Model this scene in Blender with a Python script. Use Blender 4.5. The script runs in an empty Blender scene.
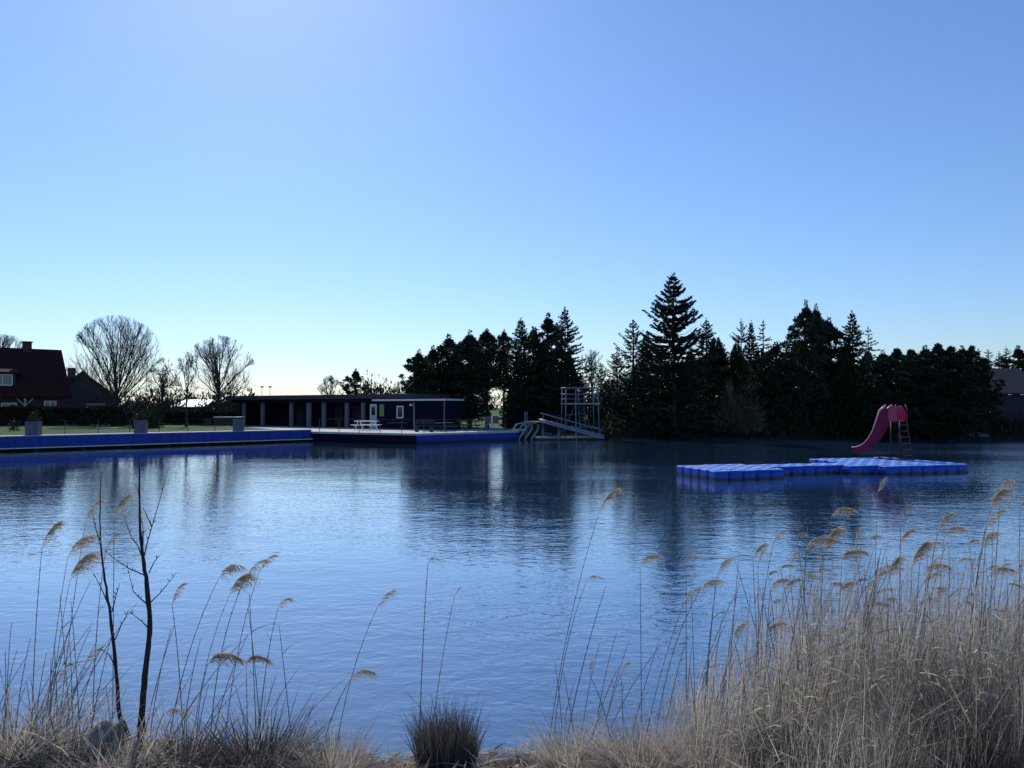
import bpy, math, random
import numpy as np
from mathutils import Vector, Matrix
S = bpy.context.scene
C = S.collection
R = math.radians
PI = math.pi
rnd = random.Random(7)

# ------------------------------------------------------------------ camera
EYE = 2.5; F = 773.0; PITCH = R(1.78)
cam = bpy.data.cameras.new('camera'); camo = bpy.data.objects.new('camera', cam); C.objects.link(camo)
cam.sensor_width = 36; cam.lens = F / 1024 * 36; cam.clip_end = 9000; cam.clip_start = .05
camo.location = (0, 0, EYE); camo.rotation_euler = (PI / 2 + PITCH, 0, 0)
S.camera = camo

def W(px, py, Y):                       # the place at distance Y seen at pixel px, py
    dx = (px - 512) / F; dy = (384 - py) / F
    y = math.cos(PITCH) - dy * math.sin(PITCH); z = math.sin(PITCH) + dy * math.cos(PITCH)
    k = Y / y
    return Vector((dx * k, Y, EYE + z * k))

# ------------------------------------------------------------------ light
SUN_EL, SUN_AZ = 38, -19
world = bpy.data.worlds.new('World'); S.world = world; world.use_nodes = True
nt = world.node_tree; bg = nt.nodes['Background']
sk = nt.nodes.new('ShaderNodeTexSky'); sk.sky_type = 'NISHITA'; sk.sun_disc = False
sk.sun_elevation = R(SUN_EL); sk.sun_rotation = R(SUN_AZ)
sk.air_density = 1.2; sk.dust_density = .3; sk.ozone_density = 6
tint = nt.nodes.new('ShaderNodeMix'); tint.data_type = 'RGBA'; tint.blend_type = 'MULTIPLY'; tint.inputs['Factor'].default_value = 1
tint.inputs['B'].default_value = (.885, .985, 1.17, 1)
nt.links.new(sk.outputs[0], tint.inputs['A']); nt.links.new(tint.outputs['Result'], bg.inputs[0]); bg.inputs[1].default_value = .103
sun = bpy.data.lights.new('sun', 'SUN'); sun.energy = 3.2; sun.angle = R(.53); sun.color = (1, .94, .86)
suno = bpy.data.objects.new('sun', sun); C.objects.link(suno)
sd = Vector((math.sin(R(SUN_AZ)) * math.cos(R(SUN_EL)), math.cos(R(SUN_AZ)) * math.cos(R(SUN_EL)), math.sin(R(SUN_EL))))
suno.rotation_euler = sd.to_track_quat('Z', 'Y').to_euler(); suno.location = (-20, 60, 60)
S.view_settings.view_transform = 'Standard'; S.view_settings.look = 'None'
S.view_settings.exposure = 0.10; S.view_settings.gamma = 1

# ------------------------------------------------------------------ materials
def newmat(name):
    m = bpy.data.materials.new(name); m.use_nodes = True
    n = m.node_tree.nodes; p = n['Principled BSDF']
    return m, m.node_tree, p

def mat(name, col, rough=.7, var=.25, scale=6.0, bump=0.0, metal=0.0, spec=.4, stretch=(1, 1, 1), col2=None):
    m, t, p = newmat(name)
    tc = t.nodes.new('ShaderNodeTexCoord'); mp = t.nodes.new('ShaderNodeMapping'); mp.inputs['Scale'].default_value = stretch
    t.links.new(tc.outputs['Object'], mp.inputs['Vector'])
    no = t.nodes.new('ShaderNodeTexNoise'); no.inputs['Scale'].default_value = scale; no.inputs['Detail'].default_value = 6; no.inputs['Roughness'].default_value = .65
    t.links.new(mp.outputs[0], no.inputs['Vector'])
    mx = t.nodes.new('ShaderNodeMix'); mx.data_type = 'RGBA'
    a = [c * (1 - var) for c in col]; b = list(col2) if col2 else [min(1, c * (1 + var)) for c in col]
    mx.inputs['A'].default_value = (*a, 1); mx.inputs['B'].default_value = (*b, 1)
    rp = t.nodes.new('ShaderNodeMapRange'); rp.inputs['From Min'].default_value = .3; rp.inputs['From Max'].default_value = .7
    t.links.new(no.outputs['Fac'], rp.inputs['Value']); t.links.new(rp.outputs[0], mx.inputs['Factor'])
    t.links.new(mx.outputs['Result'], p.inputs['Base Color'])
    p.inputs['Roughness'].default_value = rough; p.inputs['Metallic'].default_value = metal
    p.inputs['Specular IOR Level'].default_value = spec
    if bump:
        bp = t.nodes.new('ShaderNodeBump'); bp.inputs['Strength'].default_value = 1; bp.inputs['Distance'].default_value = bump
        t.links.new(no.outputs['Fac'], bp.inputs['Height']); t.links.new(bp.outputs[0], p.inputs['Normal'])
    return m

def leafmat(name, c1, c2, trans=.3, rough=.6):       # leaves, needles, dry blades: each one its own tint, light shines through a little
    m = bpy.data.materials.new(name); m.use_nodes = True; t = m.node_tree; t.nodes.clear()
    out = t.nodes.new('ShaderNodeOutputMaterial')
    g = t.nodes.new('ShaderNodeNewGeometry')
    mx = t.nodes.new('ShaderNodeMix'); mx.data_type = 'RGBA'
    mx.inputs['A'].default_value = (*c1, 1); mx.inputs['B'].default_value = (*c2, 1)
    t.links.new(g.outputs['Random Per Island'], mx.inputs['Factor'])
    p = t.nodes.new('ShaderNodeBsdfPrincipled'); p.inputs['Roughness'].default_value = rough; p.inputs['Specular IOR Level'].default_value = .25
    tr = t.nodes.new('ShaderNodeBsdfTranslucent')
    ms = t.nodes.new('ShaderNodeMixShader'); ms.inputs[0].default_value = trans
    t.links.new(mx.outputs['Result'], p.inputs['Base Color']); t.links.new(mx.outputs['Result'], tr.inputs['Color'])
    t.links.new(p.outputs[0], ms.inputs[1]); t.links.new(tr.outputs[0], ms.inputs[2]); t.links.new(ms.outputs[0], out.inputs[0])
    return m

M = {}
M['spruce'] = leafmat('spruce_needles', (.010, .024, .018), (.036, .058, .036), .14)
M['pine'] = leafmat('pine_needles', (.012, .026, .018), (.040, .060, .034), .14)
M['thuja'] = leafmat('thuja_scales', (.010, .022, .010), (.030, .046, .018), .12)
M['shrubleaf'] = leafmat('shrub_leaves', (.018, .028, .012), (.05, .06, .028), .2)
M['hedge'] = leafmat('hedge_leaves', (.016, .022, .014), (.045, .045, .028), .15)
M['bark'] = mat('dark_bark', (.05, .042, .036), .9, .35, 9, .01, stretch=(1, 1, .25))
M['twig'] = mat('bare_twigs', (.060, .052, .050), .9, .3, 5)
M['willow'] = leafmat('willow_twigs', (.07, .066, .045), (.16, .15, .10), .1)
M['sapling'] = mat('sapling_bark', (.035, .028, .024), .85, .4, 30, .002, stretch=(1, 1, .3))
M['reedstem'] = leafmat('dry_reed_stem', (.17, .145, .115), (.42, .36, .27), .2)
M['reedleaf'] = leafmat('dry_reed_leaf', (.24, .21, .18), (.48, .43, .36), .42)
M['plume'] = leafmat('reed_plume_hair', (.36, .29, .20), (.66, .56, .42), .52)
M['straw'] = leafmat('dry_straw', (.25, .22, .185), (.74, .66, .54), .50)
M['darkstraw'] = leafmat('old_dark_straw', (.05, .046, .044), (.22, .20, .18), .25)
M['litter'] = leafmat('fallen_straw', (.24, .21, .175), (.74, .66, .55), .44)
M['concrete'] = mat('pale_concrete', (.50, .49, .46), .85, .15, 3, .004)
M['planter'] = mat('grey_planter_concrete', (.11, .115, .145), .85, .15, 4, .004)
M['pillar'] = mat('grey_rendered_pillar', (.13, .135, .16), .85, .15, 4, .004)
M['ladderwhite'] = mat('dull_white_tube', (.42, .43, .45), .5, .1, 5)
M['whitepaint'] = mat('white_paint', (.78, .78, .76), .45, .06, 4)
M['greymetal'] = mat('galvanised_steel', (.24, .25, .28), .42, .12, 6, 0, .55)
M['darkmetal'] = mat('dark_painted_metal', (.05, .05, .06), .5, .2, 6)
M['bluepanel'] = mat('blue_painted_panel', (.006, .034, .29), .55, .35, 3, .002, stretch=(1, 1, .3))
M['navywall'] = mat('shaded_navy_wall', (.007, .008, .024), .9, .25, 2.2, .002, spec=.12)  # shade on these walls is put into the dark navy
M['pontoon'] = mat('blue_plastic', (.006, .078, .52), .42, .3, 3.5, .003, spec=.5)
def waterline(m, z0, z1, col):           # darker band with an uneven edge along the waterline
    t = m.node_tree; N = t.nodes; L = t.links; p = N['Principled BSDF']; src = p.inputs['Base Color'].links[0].from_socket
    g_ = N.new('ShaderNodeNewGeometry'); sp = N.new('ShaderNodeSeparateXYZ'); L.new(g_.outputs['Position'], sp.inputs[0])
    no = N.new('ShaderNodeTexNoise'); no.inputs['Scale'].default_value = 5; L.new(g_.outputs['Position'], no.inputs['Vector'])
    ad = N.new('ShaderNodeMath'); ad.operation = 'MULTIPLY_ADD'; ad.inputs[1].default_value = -.12; L.new(no.outputs['Fac'], ad.inputs[0]); L.new(sp.outputs['Z'], ad.inputs[2])
    r = N.new('ShaderNodeMapRange'); r.inputs['From Min'].default_value = z0; r.inputs['From Max'].default_value = z1; L.new(ad.outputs[0], r.inputs['Value'])
    mx = N.new('ShaderNodeMix'); mx.data_type = 'RGBA'; mx.inputs['A'].default_value = (*col, 1); L.new(src, mx.inputs['B']); L.new(r.outputs[0], mx.inputs['Factor']); L.new(mx.outputs['Result'], p.inputs['Base Color'])
waterline(M['pontoon'], -.02, .07, (.010, .018, .030)); waterline(M['bluepanel'], .02, .24, (.008, .014, .04)); waterline(M['navywall'], .0, .15, (.006, .008, .010))
M['pontoontop'] = mat('sunlit_blue_plastic_top', (.09, .26, .72), .6, .22, 7, .004, spec=.5)  # same plastic as the sides, sunlight on the tops put into the colour
M['pink'] = mat('sunlit_pink_plastic', (.50, .04, .11), .4, .12, 3, .002)  # sunlit look of the guard panels put into a brighter pink
M['chute'] = mat('purple_pink_plastic', (.20, .010, .036), .6, .15, 3, .002, spec=.2)
M['ladderred'] = mat('dark_red_tube', (.13, .018, .035), .5, .15, 5)
M['pinkrim'] = mat('sunlit_pink_edge', (.70, .28, .36), .45, .1, 4)  # light along the chute edge put into a pale pink
M['redtile'] = mat('dark_red_roof_tiles', (.042, .015, .014), .95, .3, 4, .02, spec=.15)
M['darktile'] = mat('dark_brown_roof_tiles', (.020, .016, .018), .95, .3, 4, .02)
M['brick'] = mat('dark_brick', (.07, .045, .04), .9, .25, 12, .006)
M['darkwood'] = mat('dark_stained_boards', (.030, .026, .034), .75, .3, 3, .006, stretch=(8, 8, .6))
M['palewood'] = mat('weathered_pale_boards', (.40, .36, .30), .8, .25, 4, .005, stretch=(.6, 4, 8))
M['roofing'] = mat('grey_roofing_felt', (.055, .055, .065), .95, .25, 3, .004, spec=.1)
M['lightroof'] = mat('pale_roof_sheet', (.60, .61, .62), .5, .1, 3)
M['greendoor'] = mat('pale_green_door', (.30, .48, .45), .5, .1, 3)
M['sign'] = mat('yellow_green_signboard', (.22, .26, .08), .6, .1, 3)
M['glass'] = mat('dark_window_glass', (.015, .02, .026), .06, .1, 2, spec=.8)
M['brightglass'] = mat('pale_window_glass', (.10, .115, .13), .2, .12, 2, spec=.8)  # paler than the other window glass
M['stump'] = mat('bleached_stump_wood', (.32, .285, .24), .9, .75, 22, .03, stretch=(1, 1, .4))
M['soil'] = mat('dark_soil', (.04, .032, .025), .95, .3, 8, .01)

# ------------------------------------------------------------------ object helpers
def tag(o, label=None, cat=None, group=None, kind=None):
    if label: o['label'] = label
    if cat: o['category'] = cat
    if group: o['group'] = group
    if kind: o['kind'] = kind
    return o

def link_mesh(name, me, parent=None, loc=None):
    o = bpy.data.objects.new(name, me); C.objects.link(o)
    if parent: o.parent = parent
    if loc is not None: o.location = loc
    return o

def np_mesh(name, V, Q, m, smooth=False):
    V = np.asarray(V, dtype=np.float32).reshape(-1, 3); Q = np.asarray(Q, dtype=np.int32)
    me = bpy.data.meshes.new(name); k = Q.shape[1]
    me.vertices.add(len(V)); me.vertices.foreach_set('co', V.ravel())
    me.loops.add(Q.size); me.loops.foreach_set('vertex_index', Q.ravel())
    me.polygons.add(len(Q)); me.polygons.foreach_set('loop_start', np.arange(0, Q.size, k, dtype=np.int32))
    me.polygons.foreach_set('loop_total', np.full(len(Q), k, dtype=np.int32))
    if smooth: me.polygons.foreach_set('use_smooth', np.ones(len(Q), dtype=bool))
    me.update(); me.validate()
    me.materials.append(m)
    return me

def thing(name, label, cat, loc=(0, 0, 0), rz=0, group=None):
    o = bpy.data.objects.new(name, None); C.objects.link(o); o.empty_display_size = .2
    o.location = loc; o.rotation_euler = (0, 0, rz)
    return tag(o, label, cat, group)

class MB:
    def __init__(s): s.v = []; s.f = []
    def box(s, x0, x1, y0, y1, z0, z1, M4=None):
        b = len(s.v)
        P = [(x0, y0, z0), (x1, y0, z0), (x1, y1, z0), (x0, y1, z0), (x0, y0, z1), (x1, y0, z1), (x1, y1, z1), (x0, y1, z1)]
        if M4 is not None: P = [tuple(M4 @ Vector(p)) for p in P]
        s.v += P
        s.f += [tuple(b + i for i in q) for q in ((3, 2, 1, 0), (4, 5, 6, 7), (0, 1, 5, 4), (1, 2, 6, 5), (2, 3, 7, 6), (3, 0, 4, 7))]
        return s
    def prism(s, prof, a, bvec, capped=True):          # profile points (3d) extruded by a vector
        b = len(s.v); n = len(prof); bvec = Vector(bvec)
        s.v += [tuple(Vector(p)) for p in prof] + [tuple(Vector(p) + bvec) for p in prof]
        for i in range(n):
            j = (i + 1) % n; s.f.append((b + i, b + j, b + n + j, b + n + i))
        if capped: s.f += [tuple(b + i for i in reversed(range(n))), tuple(b + n + i for i in range(n))]
        return s
    def tube(s, pts, r, n=6):
        pts = [Vector(p) for p in pts]
        if not hasattr(r, '__len__'): r = [r] * len(pts)
        b = len(s.v); up = Vector((0, 0, 1))
        t0 = (pts[1] - pts[0]).normalized()
        u = t0.orthogonal().normalized()
        for i, p in enumerate(pts):
            a = pts[max(0, i - 1)]; c = pts[min(len(pts) - 1, i + 1)]
            t = (c - a).normalized(); u = (u - t * u.dot(t)).normalized(); w = t.cross(u)
            for k in range(n):
                an = 2 * PI * k / n
                s.v.append(tuple(p + (u * math.cos(an) + w * math.sin(an)) * r[i]))
        for i in range(len(pts) - 1):
            for k in range(n):
                k2 = (k + 1) % n
                s.f.append((b + i * n + k, b + i * n + k2, b + (i + 1) * n + k2, b + (i + 1) * n + k))
        s.f += [tuple(b + k for k in reversed(range(n))), tuple(b + (len(pts) - 1) * n + k for k in range(n))]
        return s
    def poly(s, *P):
        b = len(s.v); s.v += [tuple(p) for p in P]; s.f.append(tuple(range(b, b + len(P)))); return s
    def mesh(s, name, m, smooth=False):
        me = bpy.data.meshes.new(name); me.from_pydata(s.v, [], s.f); me.materials.append(m)
        if smooth:
            for p in me.polygons: p.use_smooth = True
        me.update(); return me
    def build(s, name, m, parent=None, smooth=False, bevel=0, loc=None):
        o = link_mesh(name, s.mesh(name, m, smooth), parent, loc)
        if bevel:
            b = o.modifiers.new('bevel', 'BEVEL'); b.width = bevel; b.segments = 2; b.limit_method = 'ANGLE'
        return o

# ------------------------------------------------------------------ ground
LAKE = [(-75, -4), (-38.6, 35.8), (-15.6, 58.8), (-14.6, 58.5), (-6.6, 53.6), (.6, 60.3), (4.0, 62.8), (9, 63.2), (15, 65), (22, 64.6), (29, 65.6), (36, 63.6), (42, 62.8), (50, 63.4), (66, 60), (84, 48), (88, 20), (70, 5), (30, 4.2), (14, 5.2), (9, 6.3), (6, 6.5), (3, 6.1), (1.2, 5.75), (-.4, 5.6), (-1.3, 5.55), (-2.2, 5.8), (-3.2, 5.95), (-4.5, 5.9), (-7, 5.6), (-14, 4), (-30, 0), (-50, -4)]
LP = np.array(LAKE, float)
def lake_sd(X, Y):                       # metres outside the lake's edge (negative in the water)
    X = np.asarray(X, float); Y = np.asarray(Y, float)
    d = np.full(X.shape, 1e9); ins = np.zeros(X.shape, bool)
    n = len(LP)
    for i in range(n):
        a = LP[i]; b = LP[(i + 1) % n]; e = b - a
        t = np.clip(((X - a[0]) * e[0] + (Y - a[1]) * e[1]) / (e @ e), 0, 1)
        d = np.minimum(d, np.hypot(X - a[0] - t * e[0], Y - a[1] - t * e[1]))
        c = (a[1] > Y) != (b[1] > Y)
        xs = (b[0] - a[0]) * (Y - a[1]) / (b[1] - a[1] if b[1] != a[1] else 1e-9) + a[0]
        ins ^= c & (X < xs)
    return np.where(ins, -d, d)
def sstep(a, b, x):
    t = np.clip((x - a) / (b - a), 0, 1); return t * t * (3 - 2 * t)
def ground_z(X, Y):
    X = np.asarray(X, float); Y = np.asarray(Y, float)
    d = lake_sd(X, Y)
    near = np.clip(d, 0, 99) * .19; near = np.minimum(near, .95)
    near = near + .03 * np.sin(X * 3.1 + 1) * np.sin(Y * 4.3) * sstep(.1, .8, d)
    left = (.84 - .26 * sstep(-1.2, 1.0, (X + 17) * .81 + (Y - 60) * .58)) * sstep(.0, .7, d) + 0.003 * np.clip(d, 0, 60)
    right = .95 * sstep(-.1, 1.6, d) + .12 * np.sin(X * .55) * sstep(.5, 3, d) + .05 * np.sin(X * 1.7 + Y) * sstep(.5, 2, d)
    far = np.where(X < 1.5, left, right)
    land = np.where(Y < 14, near, far)
    bed = -np.clip(-d * .45, 0, 1.6)
    return np.where(d > 0, land, bed)
def gz(x, y): return float(ground_z(np.array([x]), np.array([y]))[0])

xs = np.concatenate([np.array([-6000, -3000, -1500, -800, -400, -220, -140]), np.arange(-100, -10, .7), np.arange(-10, 11, .2), np.arange(11, 92, .7), np.array([110, 150, 230, 400, 800, 1500, 3000, 6000])])
ys = np.concatenate([np.array([-200, -60, -25, -12, -6, -3, -1.5]), np.arange(-.6, 8, .14), np.arange(8, 30, 1.1), np.arange(30, 77, .55), np.array([80, 86, 95, 110, 140, 190, 280, 450, 800, 1600, 3200, 6500])])
XX, YY = np.meshgrid(xs, ys); ZZ = ground_z(XX, YY)
nx, ny = len(xs), len(ys)
idx = np.arange(nx * ny).reshape(ny, nx)
Q = np.stack([idx[:-1, :-1].ravel(), idx[:-1, 1:].ravel(), idx[1:, 1:].ravel(), idx[1:, :-1].ravel()], 1)
def ground_mat():
    m, t, p = newmat('bank_and_lawn'); N = t.nodes; L = t.links
    tc = N.new('ShaderNodeTexCoord'); sp = N.new('ShaderNodeSeparateXYZ'); L.new(tc.outputs['Object'], sp.inputs[0])
    def noise(sc, det=6):
        n = N.new('ShaderNodeTexNoise'); n.inputs['Scale'].default_value = sc; n.inputs['Detail'].default_value = det; L.new(tc.outputs['Object'], n.inputs['Vector']); return n
    def ramp(src, a, b):
        r = N.new('ShaderNodeMapRange'); r.inputs['From Min'].default_value = a; r.inputs['From Max'].default_value = b; L.new(src, r.inputs['Value']); return r.outputs[0]
    def mix(f, A, B):
        x = N.new('ShaderNodeMix'); x.data_type = 'RGBA'
        if isinstance(f, float): x.inputs['Factor'].default_value = f
        else: L.new(f, x.inputs['Factor'])
        for k, v in (('A', A), ('B', B)):
            if isinstance(v, tuple): x.inputs[k].default_value = (*v, 1)
            else: L.new(v, x.inputs[k])
        return x.outputs['Result']
    n1 = noise(.35); n2 = noise(5, 8); n3 = noise(26, 8)
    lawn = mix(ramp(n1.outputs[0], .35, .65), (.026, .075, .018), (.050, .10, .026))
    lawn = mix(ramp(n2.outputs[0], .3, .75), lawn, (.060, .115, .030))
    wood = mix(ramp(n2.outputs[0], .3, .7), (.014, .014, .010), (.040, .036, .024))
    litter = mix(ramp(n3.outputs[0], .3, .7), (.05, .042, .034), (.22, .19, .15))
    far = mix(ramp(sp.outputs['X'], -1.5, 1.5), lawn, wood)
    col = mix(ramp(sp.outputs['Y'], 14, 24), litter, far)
    L.new(col, p.inputs['Base Color']); p.inputs['Roughness'].default_value = .95; p.inputs['Specular IOR Level'].default_value = .15
    b = N.new('ShaderNodeBump'); b.inputs['Distance'].default_value = .03; L.new(n3.outputs[0], b.inputs['Height']); L.new(b.outputs[0], p.inputs['Normal'])
    return m
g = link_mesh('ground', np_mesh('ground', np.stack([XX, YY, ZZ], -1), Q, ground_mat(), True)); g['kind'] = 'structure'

# ------------------------------------------------------------------ lake water
def water_mat():
    m, t, p = newmat('lake_water'); N = t.nodes; L = t.links
    p.inputs['Base Color'].default_value = (.034, .092, .19, 1); p.inputs['Roughness'].default_value = .02; p.inputs['IOR'].default_value = 1.6
    p.inputs['Coat Weight'].default_value = 1; p.inputs['Coat IOR'].default_value = 1.55; p.inputs['Coat Roughness'].default_value = .02
    tc = N.new('ShaderNodeTexCoord')
    def val(op, a, k=None):
        x = N.new('ShaderNodeMath'); x.operation = op
        for i, v in enumerate((a, k)):
            if v is None: continue
            if isinstance(v, (int, float)): x.inputs[i].default_value = v
            else: L.new(v, x.inputs[i])
        return x.outputs[0]
    def layer(vec, sx, sy, rot, det, rough=.55, w=0, dist=.35):
        mp = N.new('ShaderNodeMapping'); mp.inputs['Scale'].default_value = (sx, sy, 1); mp.inputs['Rotation'].default_value = (0, 0, R(rot)); mp.inputs['Location'].default_value = (w, w * 2, 0)
        L.new(vec, mp.inputs[0])
        n = N.new('ShaderNodeTexNoise'); n.noise_dimensions = '2D'; n.inputs['Scale'].default_value = 1; n.inputs['Detail'].default_value = det; n.inputs['Roughness'].default_value = rough
        n.inputs['Distortion'].default_value = dist
        L.new(mp.outputs[0], n.inputs['Vector']); return n.outputs['Fac']
    def ranged(src, a, b, c, d):
        r = N.new('ShaderNodeMapRange'); r.inputs['From Min'].default_value = a; r.inputs['From Max'].default_value = b; r.inputs['To Min'].default_value = c; r.inputs['To Max'].default_value = d
        L.new(src, r.inputs['Value']); return r.outputs[0]
    sp = N.new('ShaderNodeSeparateXYZ'); L.new(tc.outputs['Object'], sp.inputs[0])
    calm = ranged(layer(tc.outputs['Object'], .05, .13, 8, 3, .55, 1.7), .36, .64, .45, 1.25)      # calm streaks and ruffled patches
    wind = ranged(sp.outputs['X'], -18, 30, .48, 2.7)                                            # the breeze ruffles the open right side
    wind = val('ADD', wind, val('MULTIPLY', ranged(sp.outputs['X'], 3, 14, 0, 1), ranged(sp.outputs['Y'], 32, 50, 0, 2.2)))   # ruffled water under the far right shore
    amp = val('MULTIPLY', calm, wind)
    def height(vec):
        fine = val('MULTIPLY', layer(vec, 4.6, 7.6, 24, 3, .6), FINE)
        mid = val('MULTIPLY', layer(vec, 1.1, 2.1, 14, 2, .5, 3.3), MID)
        sw = val('MULTIPLY', layer(vec, .22, .4, 5, 1, .5, 7.7), .008)
        return val('ADD', val('MULTIPLY', val('ADD', fine, mid), amp), sw)
    def moved(dx, dy):
        v = N.new('ShaderNodeVectorMath'); v.operation = 'ADD'; v.inputs[1].default_value = (dx, dy, 0); L.new(tc.outputs['Object'], v.inputs[0]); return v.outputs[0]
    e = .015
    h0, h1, h2 = height(tc.outputs['Object']), height(moved(e, 0)), height(moved(0, e))
    c = N.new('ShaderNodeCombineXYZ'); c.inputs[2].default_value = 1
    L.new(val('DIVIDE', val('SUBTRACT', h0, h1), e), c.inputs[0]); L.new(val('DIVIDE', val('SUBTRACT', h0, h2), e), c.inputs[1])
    nn = N.new('ShaderNodeVectorMath'); nn.operation = 'NORMALIZE'; L.new(c.outputs[0], nn.inputs[0])
    L.new(nn.outputs[0], p.inputs['Normal']); L.new(nn.outputs[0], p.inputs['Coat Normal'])
    return m
FINE, MID = .0056, .0075
wv = [(-110, -12, 0), (110, -12, 0), (110, 76, 0), (-110, 76, 0)]
wo = link_mesh('water', np_mesh('water', wv, [[0, 1, 2, 3]], water_mat())); wo['kind'] = 'structure'

# ------------------------------------------------------------------ leaf cards
def cards(P, D, L, Wd, rng, roll=None):
    """diamond leaves: base point P, direction D, length L, width Wd"""
    P = np.asarray(P); D = np.asarray(D); D = D / np.linalg.norm(D, axis=1, keepdims=True)
    rv = rng.normal(size=P.shape)
    if roll is not None: rv = rv * .45 + np.asarray(roll)
    sd_ = np.cross(D, rv); sd_ /= (np.linalg.norm(sd_, axis=1, keepdims=True) + 1e-9)
    L = np.asarray(L)[:, None]; Wd = np.asarray(Wd)[:, None]
    mid = P + D * L * .42
    V = np.stack([P, mid + sd_ * Wd * .5, P + D * L, mid - sd_ * Wd * .5], 1).reshape(-1, 3)
    Q = np.arange(len(V)).reshape(-1, 4)
    return V, Q

def trunk_mb(h, r0, r1, rng, lean=.02, n=8):
    pts = []; rr = []; x = y = 0
    for i in range(9):
        t = i / 8; x += rng.normal() * lean * h / 8; y += rng.normal() * lean * h / 8
        pts.append((x * t, y * t, h * t - .15 * (1 - t))); rr.append(r0 * (1 - t) ** .8 + r1 + (.35 * r0 if i == 0 else 0))
    return MB().tube(pts, rr, n)

def spruce_meshes(seed, h, r, base=.04, droop=.35, step=.34, power=.55, irregular=.2, dens=1.0, m='spruce', up=.25, leaf=1.0, gap=0.0):
    rng = np.random.default_rng(seed)
    P = []; D = []; L = []; Wd = []
    z = base * h
    br = MB()
    while z < h * .985:
        t = (z - base * h) / (h * (1 - base))
        Rz = r * min((1 - t) * 2.3, (1 - t) ** (power * .55)) * (.80 + .20 * min(1, (t + .05) * 5)) + .04
        nb = rng.integers(6, 9) if t < .8 else rng.integers(5, 7)
        az0 = rng.uniform(0, 6.28)
        for b in range(nb):
            if rng.uniform() < gap: continue
            az = az0 + b * 6.283 / nb + rng.normal() * .25
            ln = Rz * rng.uniform(1 - irregular * 1.6, 1 + irregular)
            if ln < .08: continue
            pit = -droop * (1 - t) + .45 * max(0, t - .6) + rng.normal() * .1
            dirh = np.array([math.cos(az), math.sin(az), 0])
            n = max(6, int(dens * (ln * 36 + 5)))
            s_ = rng.uniform(.05, 1, n) ** .75
            p = np.array([0, 0, z + rng.normal() * .06]) + dirh * (s_ * ln)[:, None]
            p[:, 2] += ln * (pit * s_ + up * s_ ** 2.2)
            ang = az + rng.choice([-1, 1], n) * rng.uniform(.15, 1.25, n) * (1.1 - .6 * s_)
            d = np.stack([np.cos(ang), np.sin(ang), rng.uniform(-.7, .25, n) + .35 * max(0, t - .5)], 1)
            P.append(p); D.append(d)
            l = rng.uniform(.22, .46, n) * (1.15 - .4 * s_) * leaf * (1 - .35 * t); L.append(l); Wd.append(l * rng.uniform(.34, .52, n))
            tip = np.array([0, 0, z]) + dirh * ln; tip[2] += ln * (pit + up)
            if ln > .5: br.tube([(0, 0, z), tuple(np.array([0, 0, z]) * .5 + tip * .5 + np.array([0, 0, -ln * up * .22])), tuple(tip)], [.028, .018, .006], 3)
        z += step * rng.uniform(.7, 1.25) * (1 - .4 * t)
    n = 40
    s_ = rng.uniform(.86, 1.0, n); ang = rng.uniform(0, 6.28, n)
    P.append(np.stack([0 * s_, 0 * s_, s_ * h], 1)); D.append(np.stack([np.cos(ang) * .6, np.sin(ang) * .6, rng.uniform(.3, 1.1, n)], 1)); L.append(np.full(n, .26)); Wd.append(np.full(n, .09))
    V, Qd = cards(np.concatenate(P), np.concatenate(D), np.concatenate(L), np.concatenate(Wd), rng)
    tr = trunk_mb(h * .99, .018 * h + .03, .006, rng, .006)
    k = len(tr.v); tr.v += br.v; tr.f += [tuple(i + k for i in f) for f in br.f]
    return np_mesh('crown', V, Qd, M[m]), tr.mesh('trunk', M['bark'], True)

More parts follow.
